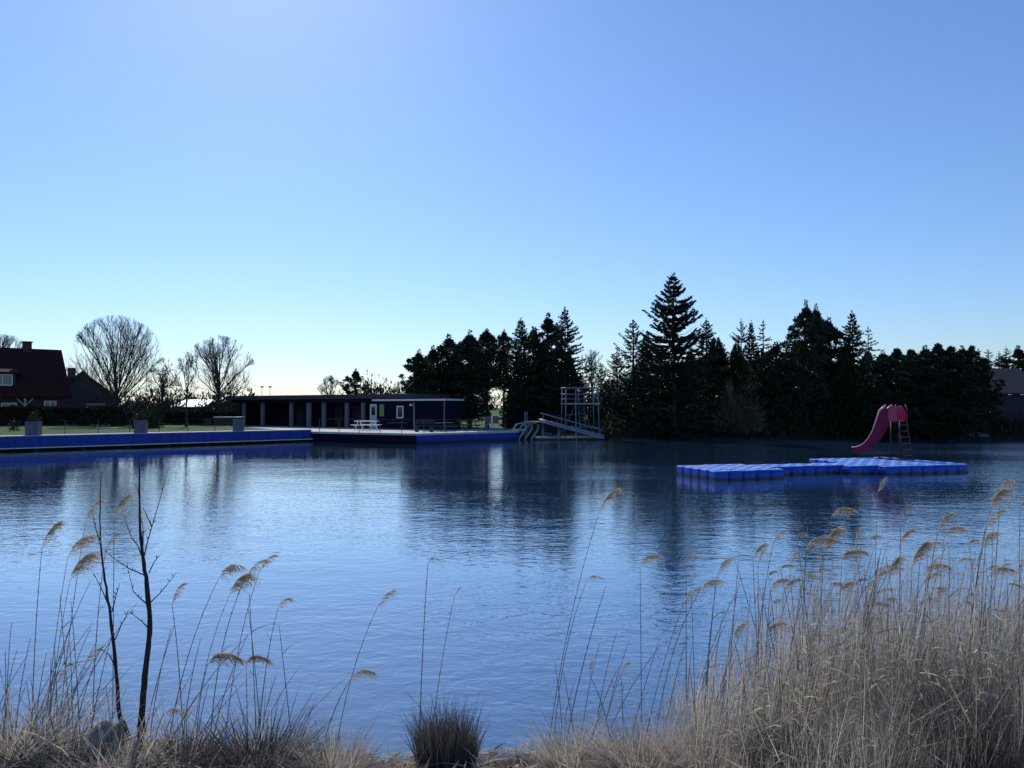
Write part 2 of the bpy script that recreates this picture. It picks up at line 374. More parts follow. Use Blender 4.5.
def clump_meshes(seed, h, r, base=.12, m='pine', nclump=150, per=75, flat=.5, csize=.8, leaf=.34, top=.72, roundness=.4, tips=4):
    """crown of separate needle clumps on limbs, with a few pointed tops: irregular outline with gaps"""
    rng = np.random.default_rng(seed)
    tr = trunk_mb(h * .96, .016 * h + .04, .012, rng, .02)
    P = []; D = []; L = []; Wd = []
    for i in range(nclump):
        t = rng.uniform(0, 1) ** .95
        z = h * (base + (1 - base) * t * (.92 if tips else .99))
        prof = (.8 + .2 * min(1, t / .25)) * min(1, (1 - t) / (1.12 - top)) ** (roundness + .15)
        az = rng.uniform(0, 6.28); rad = r * prof * rng.uniform(.02, 1.0) ** .55 * (1 + .15 * math.sin(az * 3 + seed))
        if t > .9: rad *= (1 - t) * 7
        cs = csize * rng.uniform(.55, 1.2) * (1 - .5 * t)
        c = np.array([math.cos(az) * rad, math.sin(az) * rad, z])
        q = rng.normal(size=(per, 3)); q /= np.linalg.norm(q, axis=1, keepdims=True); q *= (rng.uniform(0, 1, per) ** .45)[:, None]
        p = c + q * np.array([cs, cs, cs * flat]) * .68
        d = q + rng.normal(size=(per, 3)) * .5 + np.array([math.cos(az) * .6, math.sin(az) * .6, .35])
        P.append(p); D.append(d); l = leaf * rng.uniform(.5, 1.3, per); L.append(l); Wd.append(l * rng.uniform(.28, .5, per))
        zb = max(.3, z - rad * rng.uniform(.15, .6))
        tr.tube([(0, 0, zb), tuple(c * .55 + np.array([0, 0, zb]) * .45), tuple(c)], [.045, .03, .012], 4)
    for i in range(tips):                                                   # pointed leaders
        az = rng.uniform(0, 6.28); rad = 0 if i == 0 else r * rng.uniform(.25, .6); zt = h if i == 0 else h * rng.uniform(.80, .94)
        n = 110; u = rng.uniform(0, 1, n); hh = h * rng.uniform(.09, .15)
        a2 = rng.uniform(0, 6.28, n); rr = u * .42 * rng.uniform(.1, 1, n)
        P.append(np.stack([math.cos(az) * rad + np.cos(a2) * rr, math.sin(az) * rad + np.sin(a2) * rr, zt - u * hh], 1))
        D.append(np.stack([np.cos(a2) * .9, np.sin(a2) * .9, rng.uniform(-.1, .9, n)], 1)); L.append(np.full(n, .28)); Wd.append(np.full(n, .11))
    V, Qd = cards(np.concatenate(P), np.concatenate(D), np.concatenate(L), np.concatenate(Wd), rng)
    return np_mesh('crown', V, Qd, M[m]), tr.mesh('trunk', M['bark'], True)

def column_meshes(seed, h, r, m='thuja', n=9000, leaf=.42):
    rng = np.random.default_rng(seed)
    z = rng.uniform(0, 1, n) ** .9
    az = rng.uniform(0, 6.28, n)
    prof = np.minimum(1, (1 - z) * 1.75 + .02) ** .85 * (.86 + .14 * np.minimum(1, z * 5))
    lump = 1 + .22 * np.sin(az * 3 + seed + z * 7) + .16 * np.sin(az * 5 - z * 17 + seed)
    rad = r * prof * lump * rng.uniform(.02, 1.05, n) ** .5
    P = np.stack([np.cos(az) * rad, np.sin(az) * rad, z * h * (.90 + .10 * np.sin(az * 2 + seed) * z)], 1)
    D = np.stack([np.cos(az) * .8, np.sin(az) * .8, rng.uniform(.1, 1.7, n)], 1) + rng.normal(size=(n, 3)) * .35
    l = leaf * rng.uniform(.5, 1.4, n) * (1.1 - .4 * z)
    V, Qd = cards(P, D, l, l * .42, rng)
    return np_mesh('crown', V, Qd, M[m]), trunk_mb(h * .9, .12, .02, rng, .01).mesh('trunk', M['bark'], True)

def bare_meshes(seed, h, r, fork=.12, limbs=9, fan=.9, depth=5, r0=.2, twig=.011, m='twig', leader=True, wob=.12, kids=(3, 5)):
    """leafless tree: trunk mesh and a crown mesh of branching limbs down to fine twigs"""
    rng = np.random.default_rng(seed)
    tr = MB(); cr = MB()
    tr.tube([(0, 0, -.15), (.02, .01, h * fork * .5), (0, 0, h * fork)] + ([(rng.normal() * .08, rng.normal() * .08, h * .5), (rng.normal() * .1, rng.normal() * .1, h * .86)] if leader else []),
            [r0 * 1.5, r0, r0 * .9] + ([r0 * .5, .02] if leader else []), 8)
    cz, rz_ = h * .54, h * .46
    def reach_to(p, d):                       # distance to the dome of the crown
        a = np.array([p[0] / r, p[1] / r, (p[2] - cz) / rz_]); e = np.array([d[0] / r, d[1] / r, d[2] / rz_])
        A = e @ e; Bq = a @ e; Cq = a @ a - 1; disc = Bq * Bq - A * Cq
        return 0 if disc <= 0 else (-Bq + math.sqrt(disc)) / A
    def grow(p, d, ln, rad, lev):
        n = 5 if lev == 0 else (4 if lev == 1 else 3)
        pts = [p]; q = np.array(p); dd = np.array(d)
        for i in range(n):
            dd = dd + rng.normal(size=3) * wob; dd[2] += .05; dd /= np.linalg.norm(dd)
            q = q + dd * ln / n; pts.append(tuple(q))
        rr = [max(twig * .6, rad * (1 - .75 * i / n)) for i in range(n + 1)]
        cr.tube(pts, rr, 5 if lev == 0 else 3)
        if lev >= depth: return
        nk = rng.integers(kids[0], kids[1] + 1) + (4 if lev == 0 else 0)
        for k in range(nk):
            s_ = rng.uniform(.18, 1); i = min(n - 1, int(s_ * n)); a = np.array(pts[i]); b = np.array(pts[i + 1]); pp = a + (b - a) * (s_ * n - i)
            ax = rng.normal(size=3); ax -= dd * (ax @ dd); ax /= np.linalg.norm(ax)
            an = rng.uniform(.25, .7)
            nd = dd * math.cos(an) + ax * math.sin(an); nd[2] += .10; nd /= np.linalg.norm(nd)
            l2 = min(ln * rng.uniform(.35, .62), reach_to(pp, nd) * rng.uniform(.85, 1.06))
            if l2 > .12: grow(tuple(pp), nd, l2, max(twig, rad * .42), lev + 1)
    for i in range(limbs):
        az = i * 2.4 + rng.normal() * .3; f = i / max(1, limbs - 1)
        zz = h * (fork + (.10 if not leader else .34) * f * rng.uniform(.4, 1))
        sp = fan * (1 - .85 * f ** 1.5) * rng.uniform(.75, 1.1)
        d = np.array([math.cos(az) * math.sin(sp), math.sin(az) * math.sin(sp), math.cos(sp)])
        reach = reach_to((0, 0, max(zz, h * .10)), d) * rng.uniform(.86, .98)
        grow((0, 0, zz), d, reach, r0 * .40, 0)
    return cr.mesh('crown', M[m]), tr.mesh('trunk', M['bark'], True)

def bush_meshes(seed, h, r, m='shrubleaf', n=1400, leaf=.16, stems=9, twiggy=False):
    rng = np.random.default_rng(seed)
    st = MB()
    for i in range(stems):
        az = rng.uniform(0, 6.28); k = rng.uniform(.2, .8)
        st.tube([(0, 0, -.05), (math.cos(az) * r * k * .5, math.sin(az) * r * k * .5, h * .45), (math.cos(az) * r * k, math.sin(az) * r * k, h * rng.uniform(.7, .95))], [.03, .02, .008], 4)
    q = rng.normal(size=(n, 3)); q /= np.linalg.norm(q, axis=1, keepdims=True)
    q[:, 2] = np.abs(q[:, 2]) * 1.0
    az = np.arctan2(q[:, 1], q[:, 0]); lump = 1 + .2 * np.sin(az * 3 + seed) + .16 * np.sin(az * 7 + q[:, 2] * 6 + seed * 2)
    q *= (rng.uniform(.1, 1, n) ** .4 * lump)[:, None]
    P = q * np.array([r, r, h]) * .95
    D = q + rng.normal(size=(n, 3)) * .45 + np.array([0, 0, .35])
    l = leaf * rng.uniform(.5, 1.5, n) * (2.4 if twiggy else 1)
    V, Qd = cards(P, D, l, l * (.10 if twiggy else .5), rng)
    return np_mesh('foliage', V, Qd, M[m]), st.mesh('stem', M['bark'])

def place(kind, meshes, names, loc, rz, sc, label, cat, group=None):
    t = thing(kind, label, cat, loc, rz, group); t.scale = sc if hasattr(sc, '__len__') else (sc,) * 3
    for nm, me in zip(names, meshes): link_mesh(nm, me, t)
    return t

# ------------------------------------------------------------------ the conifers across the lake
H0 = 10.0
PROTO = {
    'spruce1': spruce_meshes(11, H0, 2.2, irregular=.22), 'spruce2': spruce_meshes(12, H0, 2.3, irregular=.3, gap=.12), 'spruce3': spruce_meshes(13, H0, 1.9, irregular=.2, dens=1.25),
    'loose1': spruce_meshes(21, H0, 2.2, irregular=.35, dens=.75, gap=.25, step=.46, up=.55, droop=.1), 'loose2': spruce_meshes(22, H0, 1.8, base=.25, irregular=.4, dens=.7, gap=.3, step=.5, up=.3, droop=.2),
    'thin': spruce_meshes(31, H0, 1.3, base=.3, irregular=.45, dens=.6, gap=.35, step=.55, up=.2, droop=.1),
    'pine1': clump_meshes(41, H0, 2.2, nclump=165, top=.92), 'pine2': clump_meshes(42, H0, 2.3, nclump=170, top=.84, tips=3), 'pine3': clump_meshes(43, H0, 2.0, nclump=155, top=.96, tips=2),
    'highpine': clump_meshes(44, H0, 2.2, base=.40, nclump=110, top=.92, tips=2),
    'cedar': clump_meshes(45, H0, 2.6, base=.08, nclump=170, flat=.24, csize=1.15, top=.9, roundness=.35, tips=2),
    'broad1': clump_meshes(46, H0, 2.6, base=.03, nclump=210, top=.90, roundness=.3, tips=0), 'broad2': clump_meshes(47, H0, 2.6, base=.03, nclump=210, top=.95, roundness=.25, tips=0),
    'column1': column_meshes(51, H0, 2.0), 'column2': column_meshes(52, H0, 2.1),
    'hero': spruce_meshes(61, H0, 2.3, base=.05, irregular=.14, dens=1.5, droop=.3, up=.42, step=.40, power=.46, gap=.04),
}
REFR = {'spruce1': 2.2, 'spruce2': 2.3, 'spruce3': 1.9, 'loose1': 2.2, 'loose2': 1.8, 'thin': 1.3, 'pine1': 2.2, 'pine2': 2.3, 'pine3': 2.0, 'highpine': 2.2, 'cedar': 2.6, 'column1': 2.0, 'column2': 2.1, 'broad1': 2.6, 'broad2': 2.6, 'hero': 2.3}
def conifer(px, ytop, hw, Y, kind, label=None, name='conifer', group='conifers along the far shore'):
    top = W(px, ytop, Y); z0 = gz(top.x, Y) - .05
    h = top.z - z0; r = hw / F * Y
    sz = h / H0; sx = r / REFR[kind] * (1.3 if 'pine' in kind else 1.12)
    if not label: group = 'conifers of the dark back rows on the far shore'; name = 'conifer'
    t = place(name, PROTO[kind], ('crown', 'trunk'), (top.x, Y, z0), rnd.uniform(0, 6.28), (sx, sx, sz), label or 'dark conifer merging into the black wood behind the far shore', 'tree', group)
    return t
GA = 'conifers of the wood behind the diving tower'; GB = 'conifers of the wood on the far right shore'; GH = 'dense evergreens in the tall black hedge on the right shore'
for a in [
    (419, 349, 13, 66, 'pine1', 'small round-headed pine at the left end of the wood, beside the flat-roofed bathhouse', 'pine_tree', GA),
    (433, 346, 15, 68, 'pine2', 'dark pine second from the left end of the wood behind the bathhouse', 'pine_tree', GA),
    (449, 335, 16, 69, 'pine3', 'dark pine with a small pointed top behind the right end of the bathhouse', 'pine_tree', GA),
    (470, 330, 17, 68, 'pine1', 'pine with a cone-shaped top left of the sky gap in the wood', 'pine_tree', GA),
    (487, 329, 16, 70, 'highpine', 'high-crowned pine standing right over the bright sky gap', 'pine_tree', GA),
    (504, 330, 11, 74, 'highpine', 'thin-topped pine right of the sky gap', 'pine_tree', GA),
    (521, 318, 17, 68, 'spruce1', 'spruce with a thin whorled tip in the middle of the left wood', 'spruce_tree', GA),
    (533, 327, 14, 71, 'pine2', None, 'pine_tree', GA),
    (548, 314, 15, 70, 'pine3', 'knobbly-topped pine just left of the tall pointed spruce above the diving tower', 'pine_tree', GA),
    (565, 308, 20, 67, 'spruce2', 'tall sharply pointed spruce rising behind the diving tower', 'spruce_tree', GA),
    (589, 356, 9, 72, 'loose2', 'small ragged conifer right of the diving tower top', 'conifer', GB),
    (601, 363, 10, 72, 'loose1', 'low conifer between the two woods right of the diving tower', 'conifer', GB),
    (617, 352, 17, 68, 'loose1', 'shaggy conifer with upswept boughs at the left end of the right wood', 'conifer', GB),
    (633, 321, 21, 66, 'loose1', 'tall loose spruce with upswept tips left of the tallest spruce', 'spruce_tree', GB),
    (646, 333, 14, 69, 'spruce3', 'narrow spruce tucked against the left of the tallest spruce', 'spruce_tree', GB),
    (673, 274, 33, 64, 'hero', 'tallest spruce on the far shore, broad pointed cone with tiered boughs', 'spruce_tree', GB),
    (706, 319, 19, 66, 'spruce2', 'spruce with a rounded tip just right of the tallest spruce', 'spruce_tree', GB),
    (716, 338, 20, 69, 'column1', None, 'conifer', GB),
    (737, 344, 17, 67, 'column2', 'dense dark conifer above the bare willow bush', 'conifer', GB),
    (741, 319, 11, 73, 'loose2', 'slender conifer, left of three thin tops side by side', 'conifer', GB),
    (751, 321, 9, 74, 'spruce3', 'slender conifer, middle of three thin tops side by side', 'conifer', GB),
    (763, 321, 10, 75, 'thin', 'sparse see-through conifer, right of three thin tops side by side', 'conifer', GB),
    (760, 350, 17, 70, 'column1', None, 'conifer', GB),
    (776, 342, 14, 67, 'pine3', None, 'conifer', GB),
    (789, 332, 13, 69, 'spruce1', 'spruce half hidden behind the flat-boughed cedar', 'spruce_tree', GB),
    (806, 301, 19, 66, 'cedar', 'tall cedar with flat boughs, one long limb reaching left', 'cedar_tree', GB),
    (816, 304, 13, 68, 'pine1', None, 'conifer', GB),
    (829, 318, 16, 68, 'pine2', 'blunt-topped pine between the cedar and the pointed spruce', 'pine_tree', GB),
    (852, 311, 17, 66, 'spruce1', 'pointed spruce right of the cedar, above the pink slide', 'spruce_tree', GB),
    (868, 327, 9, 71, 'thin', 'sparse conifer at the right shoulder of the pointed spruce above the slide', 'conifer', GB),
    (845, 347, 20, 65, 'column2', None, 'conifer', GB),
    (883, 350, 15, 67, 'pine1', 'low rounded conifer right behind the top of the pink slide', 'conifer', GB),
]: conifer(*a)
for i, (px, yt, hw, Y) in enumerate([(897, 350, 15, 65), (911, 351, 15, 64), (925, 346, 15, 65), (938, 345, 15, 64), (951, 348, 15, 64), (962, 346, 13, 65), (972, 347, 12, 65), (984, 372, 11, 64), (904, 362, 18, 63), (931, 360, 19, 63), (957, 362, 19, 63)]):
    conifer(px, yt, hw * 1.25, Y, ('broad1', 'broad2', 'pine2')[i % 3], 'short evergreen sloping down at the right end of the black hedge' if i == 7 else 'evergreen grown into the tall black hedge right of the slide', 'evergreen_tree', GH)
for px, yt, hw, Y, k, lb in [(978, 349, 9, 90, 'thin', 'thin pale pine behind the right end of the black hedge'), (988, 350, 11, 88, 'thin', None), (999, 352, 10, 92, 'loose2', None), (1006, 347, 10, 90, 'loose2', 'dark narrow conifer among the pale pines at the right edge'), (1018, 346, 12, 88, 'pine3', 'broad dark conifer at the right edge above the grey cabin roof'), (1032, 350, 14, 90, 'thin', None)]:
    conifer(px, yt, hw, Y, k, lb or 'pale thin pine among its like above the grey cabin roof', 'pine_tree', 'pale pines at the right edge')
for px, yt, hw, Y, k in [(428, 372, 20, 74, 'pine2'), (452, 362, 20, 76, 'pine1'), (470, 360, 14, 74, 'pine3'), (522, 352, 18, 75, 'spruce3'), (545, 350, 20, 76, 'column1'), (568, 352, 16, 75, 'column2'), (610, 380, 18, 78, 'column1'), (640, 362, 20, 76, 'column2'), (662, 352, 18, 77, 'spruce3'), (690, 352, 20, 76, 'column1'), (722, 352, 18, 78, 'column2'), (748, 362, 18, 76, 'column1'), (778, 358, 18, 76, 'column2'), (800, 345, 18, 77, 'pine2'), (826, 346, 18, 76, 'column1'), (868, 352, 18, 76, 'column2'), (660, 385, 17, 71, 'column1'), (690, 382, 17, 70, 'column2'), (715, 385, 14, 71, 'column2'), (820, 372, 16, 71, 'column2'), (858, 375, 20, 70, 'column1'), (878, 372, 18, 69, 'column2'), (635, 385, 15, 71, 'column1'), (770, 375, 15, 70, 'column1'), (534, 375, 15, 71, 'column1'), (556, 378, 15, 71, 'column2'), (515, 380, 10, 70, 'column1')]:
    conifer(px, yt, hw, Y, k)

# bushes along the far bank
BUSH = [bush_meshes(71, 1.6, 1.3), bush_meshes(72, 1.4, 1.5), bush_meshes(73, 1.2, 1.2)]
def far_bush(px, Y, s, label, k, group=None, meshes=None, name='bush'):
    x = (px - 512) / F * Y
    return place(name, meshes or BUSH[k % 3], ('foliage', 'stem'), (x, Y, gz(x, Y) - .05), rnd.uniform(0, 6), s, label, 'bush', group)
for i, px in enumerate([612, 626, 641, 655, 683, 727, 742, 757, 772, 826, 840, 856, 872, 888, 903, 918, 933, 948, 963, 978]):
    Y = 66.3 + (i % 3) * .7 + (1.2 if 640 < px < 700 else 0) - (2.0 if px > 880 else 0)
    far_bush(px, Y, rnd.uniform(.65, 1.05), 'low dark bush on the shaded far bank under the conifers', i, 'dark bushes along the far bank')
far_bush(733, 65.6, (1.75, 1.5, 2.3), 'big leafless grey-brown willow bush in front of the conifers', 0, None, bush_meshes(75, 1.6, 1.3, 'willow', 5200, .11, 22, True), 'willow_bush')
far_bush(797, 66.5, (.8, .8, .55), 'low yellowish willow bush below the gap with the pale slatted fence', 0, None, bush_meshes(76, 1.5, 1.3, 'willow', 1800, .11, 12, True), 'willow_bush')
t = place('bare_tree', bare_meshes(81, 7.9, 2.1, fork=.25, limbs=8, fan=.55, depth=3, r0=.12, twig=.013), ('crown', 'trunk'), (W(592, 400, 82).x, 82, .9), .4, 1, 'pale leafless tree in the dip between the two woods', 'tree')
rng = np.random.default_rng(88); n = 16000
x = rng.uniform(3.5, 60, n); y = np.interp(x, [3.5, 9, 15, 22, 29, 36, 42, 50, 66], [62.8, 63.2, 65, 64.6, 65.6, 63.6, 62.8, 63.4, 60]) + .15 + rng.uniform(0, 1, n) ** 1.3 * 5.5
z = ground_z(x, y); hh = (.35 + .35 * np.sin(x * .7) * np.sin(x * .23) + .5 * rng.uniform(0, 1, n)).clip(.15, 1.3)
D = rng.normal(size=(n, 3)) * .6 + np.array([0, -.1, .7]); l = rng.uniform(.18, .5, n)
V, Qd = cards(np.stack([x, y, z + rng.uniform(0, 1, n) * hh], 1), D, l, l * .35, rng)
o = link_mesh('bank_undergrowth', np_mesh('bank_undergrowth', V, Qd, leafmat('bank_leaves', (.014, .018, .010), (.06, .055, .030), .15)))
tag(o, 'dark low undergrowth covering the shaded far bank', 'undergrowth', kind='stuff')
# trunk among the shade, its sunlit look put into a paler yellow-green bark
p = W(672, 420, 65.4); rngt = np.random.default_rng(5)
t = thing('tree_stump', 'tall yellow-green broken trunk in the light under the tallest spruce', 'tree stump', (p.x, 65.9, gz(p.x, 65.9)))
trunk_mb(2.1, .22, .2, rngt, .02).build('trunk', mat('sunlit_bark', (.20, .20, .07), .9, .35, 6, .02), t, True)
MB().tube([(.1, -.1, 1.3), (.35, -.15, 1.8), (.4, -.2, 2.2)], [.07, .05, .03], 6).build('branch_stub', M['bark'], t, True)

# slatted fence in the gap, cabin at the right edge
p0 = W(786, 416, 70); p1 = W(812, 416, 70)
t = thing('slatted_fence', 'short pale fence of horizontal boards in the gap under the cedar', 'fence', (p0.x, 70, gz(p0.x, 70)))
L_ = p1.x - p0.x
m_ = MB()
for k in range(6): m_.box(0, L_, -.02, .02, .12 + k * .22, .27 + k * .22)
m_.build('boards', M['palewood'], t)
for xx in (.1, L_ / 2, L_ - .1): MB().box(xx - .05, xx + .05, .02, .12, -.1, 1.5).build('post', M['darkwood'], t)

def gable_house(t, L, Dp, he, hr, wallm, roofm, hip=0, over=.4, th=.22):
    """long side along local x (0..L), front at y=0"""
    mb = MB()
    mb.box(0, L, 0, Dp, -.3, he)
    k = 1.0
    mb.prism([(k * .02, .02, he), (.02, Dp - .02, he), (.02 + hip, Dp / 2, hr - .25)] if False else [(.02, .02, he), (.02, Dp - .02, he), (.02, Dp / 2, he + (hr - he) * (.95 if not hip else .01))], None, (L - .04, 0, 0))
    mb.build('wall', wallm, t)
    sl = (hr - he) / (Dp / 2); ez = he - over * sl
    r = MB(); o = over
    A = Vector((-o, -o, ez)); B = Vector((L + o, -o, ez)); Cc = Vector((L + o, Dp + o, ez)); Dd = Vector((-o, Dp + o, ez)); E1 = Vector((-o + hip, Dp / 2, hr)); E2 = Vector((L + o - hip, Dp / 2, hr))
    dz = Vector((0, 0, th))
    faces = [(A, B, E2, E1), (Cc, Dd, E1, E2)] + ([(B, Cc, E2), (Dd, A, E1)] if hip else [])
    for f in faces:
        b = len(r.v); n = len(f)
        r.v += [tuple(q + dz) for q in f] + [tuple(q) for q in f]
        r.f += [tuple(b + i for i in range(n)), tuple(b + n + i for i in reversed(range(n)))]
        for i in range(n): r.f.append((b + i, b + n + i, b + n + (i + 1) % n, b + (i + 1) % n))
    return r.build('roof', roofm, t)

def window(t, x0, x1, z0, z1, y, frame=.07, glass='glass', bars=0, mullions=1):
    f = MB(); d = -.07
    f.box(x0 - frame, x0, y + d, y - .004, z0 - frame, z1 + frame); f.box(x1, x1 + frame, y + d, y - .004, z0 - frame, z1 + frame)
    f.box(x0, x1, y + d, y - .004, z1, z1 + frame); f.box(x0, x1, y + d - .03, y - .004, z0 - frame, z0)
    for i in range(1, mullions + 1):
        xm = x0 + (x1 - x0) * i / (mullions + 1); f.box(xm - .025, xm + .025, y + d + .01, y - .006, z0, z1)
    for i in range(1, bars + 1):
        zm = z0 + (z1 - z0) * i / (bars + 1); f.box(x0, x1, y + d + .02, y - .006, zm - .02, zm + .02)
    w = f.build('window', M['whitepaint'], t)
    MB().box(x0, x1, y - .03, y - .008, z0, z1).build('pane', M[glass], w)
    return w

# ------------------------------------------------------------------ left: houses, shed, lawn trees, hedge
pe = W(70, 398, 73)
t = thing('house', 'big house with a steep dark red tiled roof and a dormer at the left edge', 'house', (pe.x, 73, 1.0), R(40))
LH, DH = 17.0, 9.0
tt = bpy.data.objects  # (local frame: the house runs to the left of its right front corner)
mb = MB(); mb.box(-LH, -.5, .4, DH - .4, -.4, 2.75); mb.prism([(-.5, .4, 2.75), (-.5, DH - .4, 2.75), (-.5, DH / 2, 6.75)], None, (-LH + .5, 0, 0)); mb.build('wall', M['brick'], t)
he, hr, hp = 2.4, 7.05, 0.0
def hx(px, y=0.0):                       # metres along the house seen at column px, y metres behind the front
    q = (px - 512) / F; ox, oy = pe.x - math.sin(R(40)) * y, 73 + math.cos(R(40)) * y
    return (q * oy - ox) / (math.cos(R(40)) - q * math.sin(R(40)))
rf = MB(); dz = Vector((0, 0, .2))
A = Vector((-LH, -.2, he)); B = Vector((.1, -.2, he)); Cc = Vector((.1, DH + .2, he)); Dd = Vector((-LH, DH + .2, he)); E1 = Vector((-LH, DH / 2, hr)); E2 = Vector((-hp, DH / 2, hr))
for f in [(A, B, E2, E1), (Cc, Dd, E1, E2)]:
    b = len(rf.v); n = len(f); rf.v += [tuple(q + dz) for q in f] + [tuple(q) for q in f]
    rf.f += [tuple(b + i for i in range(n)), tuple(b + n + i for i in reversed(range(n)))]
    for i in range(n): rf.f.append((b + i, b + n + i, b + n + (i + 1) % n, b + (i + 1) % n))
roof = rf.build('roof', M['redtile'], t)
cx = hx(26, DH / 2); ch = MB(); ch.box(cx - .35, cx + .35, DH / 2 - .4, DH / 2 + .3, hr - .4, hr + .75); ch.box(cx - .42, cx + .42, DH / 2 - .47, DH / 2 + .37, hr + .75, hr + .87); ch.build('chimney', M['brick'], roof)
# dormer
d1 = hx(15, .9); d0 = d1 - 3.4; dm = MB(); dm.box(d0, d1, .85, 3.0, 3.3, 4.62); dr = dm.build('dormer', M['brick'], t)
MB().prism([(d0 - .3, .55, 4.64), (d0 - .3, 3.6, 5.35), (d0 - .3, 3.6, 5.5), (d0 - .3, .55, 4.79)], None, (4.0, 0, 0)).build('dormer_roof', M['redtile'], dr)
window(t, d0 + .3, d1 - .3, 3.62, 4.5, .85, .08, 'brightglass', 0, 3)
window(t, hx(45, .4), hx(55.5, .4), .9, 2.1, .4, .08, 'brightglass', 1, 1)
window(t, hx(2, .4), hx(16, .4), .8, 1.9, .4, .07, 'brightglass', 1, 1)
for xx in (hx(-8), hx(25)):
    pm = MB(); pm.box(xx - .09, xx + .09, -.15, .03, -.3, he + .03)
    for sg in (-1, 1): pm.tube([(xx, -.06, he - .75), (xx + sg * .62, -.06, he - .02)], .065, 4)
    pm.build('porch_post', M['palewood'], t)

p = W(82, 371, 96)
t = thing('house', 'dark gabled house behind the hedge, between the red-roofed house and the fan-shaped tree', 'house', (p.x - 3.9 * math.cos(R(28)), 96 - 3.9 * math.sin(R(28)), .9), R(28))
HW2 = 7.9; zp = p.z - .9; ze = 3.3
mb = MB(); mb.prism([(.3, 0, -.3), (HW2 - .3, 0, -.3), (HW2 - .3, 0, ze), (HW2 * .5, 0, zp - .35), (.3, 0, ze)], None, (0, 7, 0)); mb.build('wall', M['darkwood'], t)
rf = MB()
for a, b in (((-.2, ze - .45), (HW2 / 2, zp)), ((HW2 + .2, ze - .45), (HW2 / 2, zp))):
    rf.prism([(a[0], -.4, a[1]), (b[0], -.4, b[1] - .004), (b[0], -.4, b[1] - .26), (a[0], -.4, a[1] - .26)], None, (0, 7.8, 0))
roof = rf.build('roof', M['darktile'], t)
ch = MB(); ch.box(2.2, 3.1, 4, 4.8, zp - 1.6, zp + .55); ch.build('chimney', M['brick'], roof)
MB().box(.4, HW2 - .2, -1.3, -1.2, 1.55, 1.68).build('balcony_rail', M['greymetal'], t)
for xx in (.5, HW2 / 2, HW2 - .3): MB().box(xx - .05, xx + .05, -1.3, -1.2, -.3, 1.55).build('post', M['darkmetal'], t)
MB().box(4.4, 6.6, -.05, -.005, 1.9, 2.2).build('pane', M['brightglass'], t)

p0 = W(172, 407, 92); p1 = W(206, 407, 92)
t = thing('shed', 'low dark shed with a bright white roof behind the lawn', 'shed', (p0.x, 92, .95))
L_ = p1.x - p0.x
MB().box(.2, L_ - .2, 0, 3, -.3, 1.6).build('wall', M['darkwood'], t)
MB().prism([(-.1, -.4, 1.62), (L_ + .1, -.4, 1.62), (L_ - .4, 3.3, 2.5), (.2, 3.3, 2.5)], None, (0, 0, .1)).build('roof', M['lightroof'], t)
MB().box(1.2, 2.0, -.04, -.004, -.2, 1.5).build('door', M['brick'], t)

# clipped hedge behind the lawn
def hedge(x0, x1, Y, h, th, label, seed, name='hedge'):
    rng = np.random.default_rng(seed); n = int((x1 - x0) * 900)
    P = np.stack([rng.uniform(0, x1 - x0, n), rng.uniform(-th / 2, th / 2, n), rng.uniform(0, 1, n) * h * (1 + .04 * np.sin(np.linspace(0, 40, n)))], 1)
    side = rng.uniform(0, 1, n); P[side < .3, 1] = -th / 2 + rng.normal(size=(side < .3).sum()) * .05; P[side > .85, 2] = h + rng.normal(size=(side > .85).sum()) * .05
    D = rng.normal(size=(n, 3)) + np.array([0, -.5, .5])
    l = rng.uniform(.16, .34, n); V, Qd = cards(P, D, l, l * .6, rng)
    t = thing(name, label, 'hedge', (x0, Y, gz(x0, Y)))
    link_mesh('foliage', np_mesh('foliage', V, Qd, M['hedge']), t)
    st = MB()
    for k in range(int((x1 - x0) / .5)): st.tube([(.25 + k * .5, 0, -.1), (.25 + k * .5 + rng.normal() * .05, rng.normal() * .05, h * .8)], [.03, .015], 4)
    st.build('stems', M['bark'], t)
hedge(W(-25, 410, 70).x, W(122, 410, 70).x, 70, 1.5, .9, 'long dark clipped hedge between the lawn and the red-roofed house', 91)
hedge(W(122, 410, 74).x, W(232, 410, 74).x, 74, 1.15, 1.2, 'loose dark hedge behind the lawn, left of the bathhouse', 92)

LB = [bush_meshes(77, 1.7, 1.2, 'hedge', 1500, .2), bush_meshes(78, 1.9, 1.3, 'hedge', 1500, .2)]
for i, (px, Y, s, lb) in enumerate([(148, 62, .95, 'round dark bush behind the middle grey planter'), (132, 71, 1.0, 'dark bush at the foot of the fan-shaped bare tree'), (232, 78, 1.25, 'dark bush touching the left end of the bathhouse'), (170, 79, 1.35, 'dark bush left of the white-roofed shed'), (206, 80, 1.3, 'dark bush right of the white-roofed shed'), (247, 96, 1.9, 'tall scrubby bush peeping over the left end of the bathhouse roof')]):
    far_bush(px, Y, s, lb, i, None, LB[i % 2])

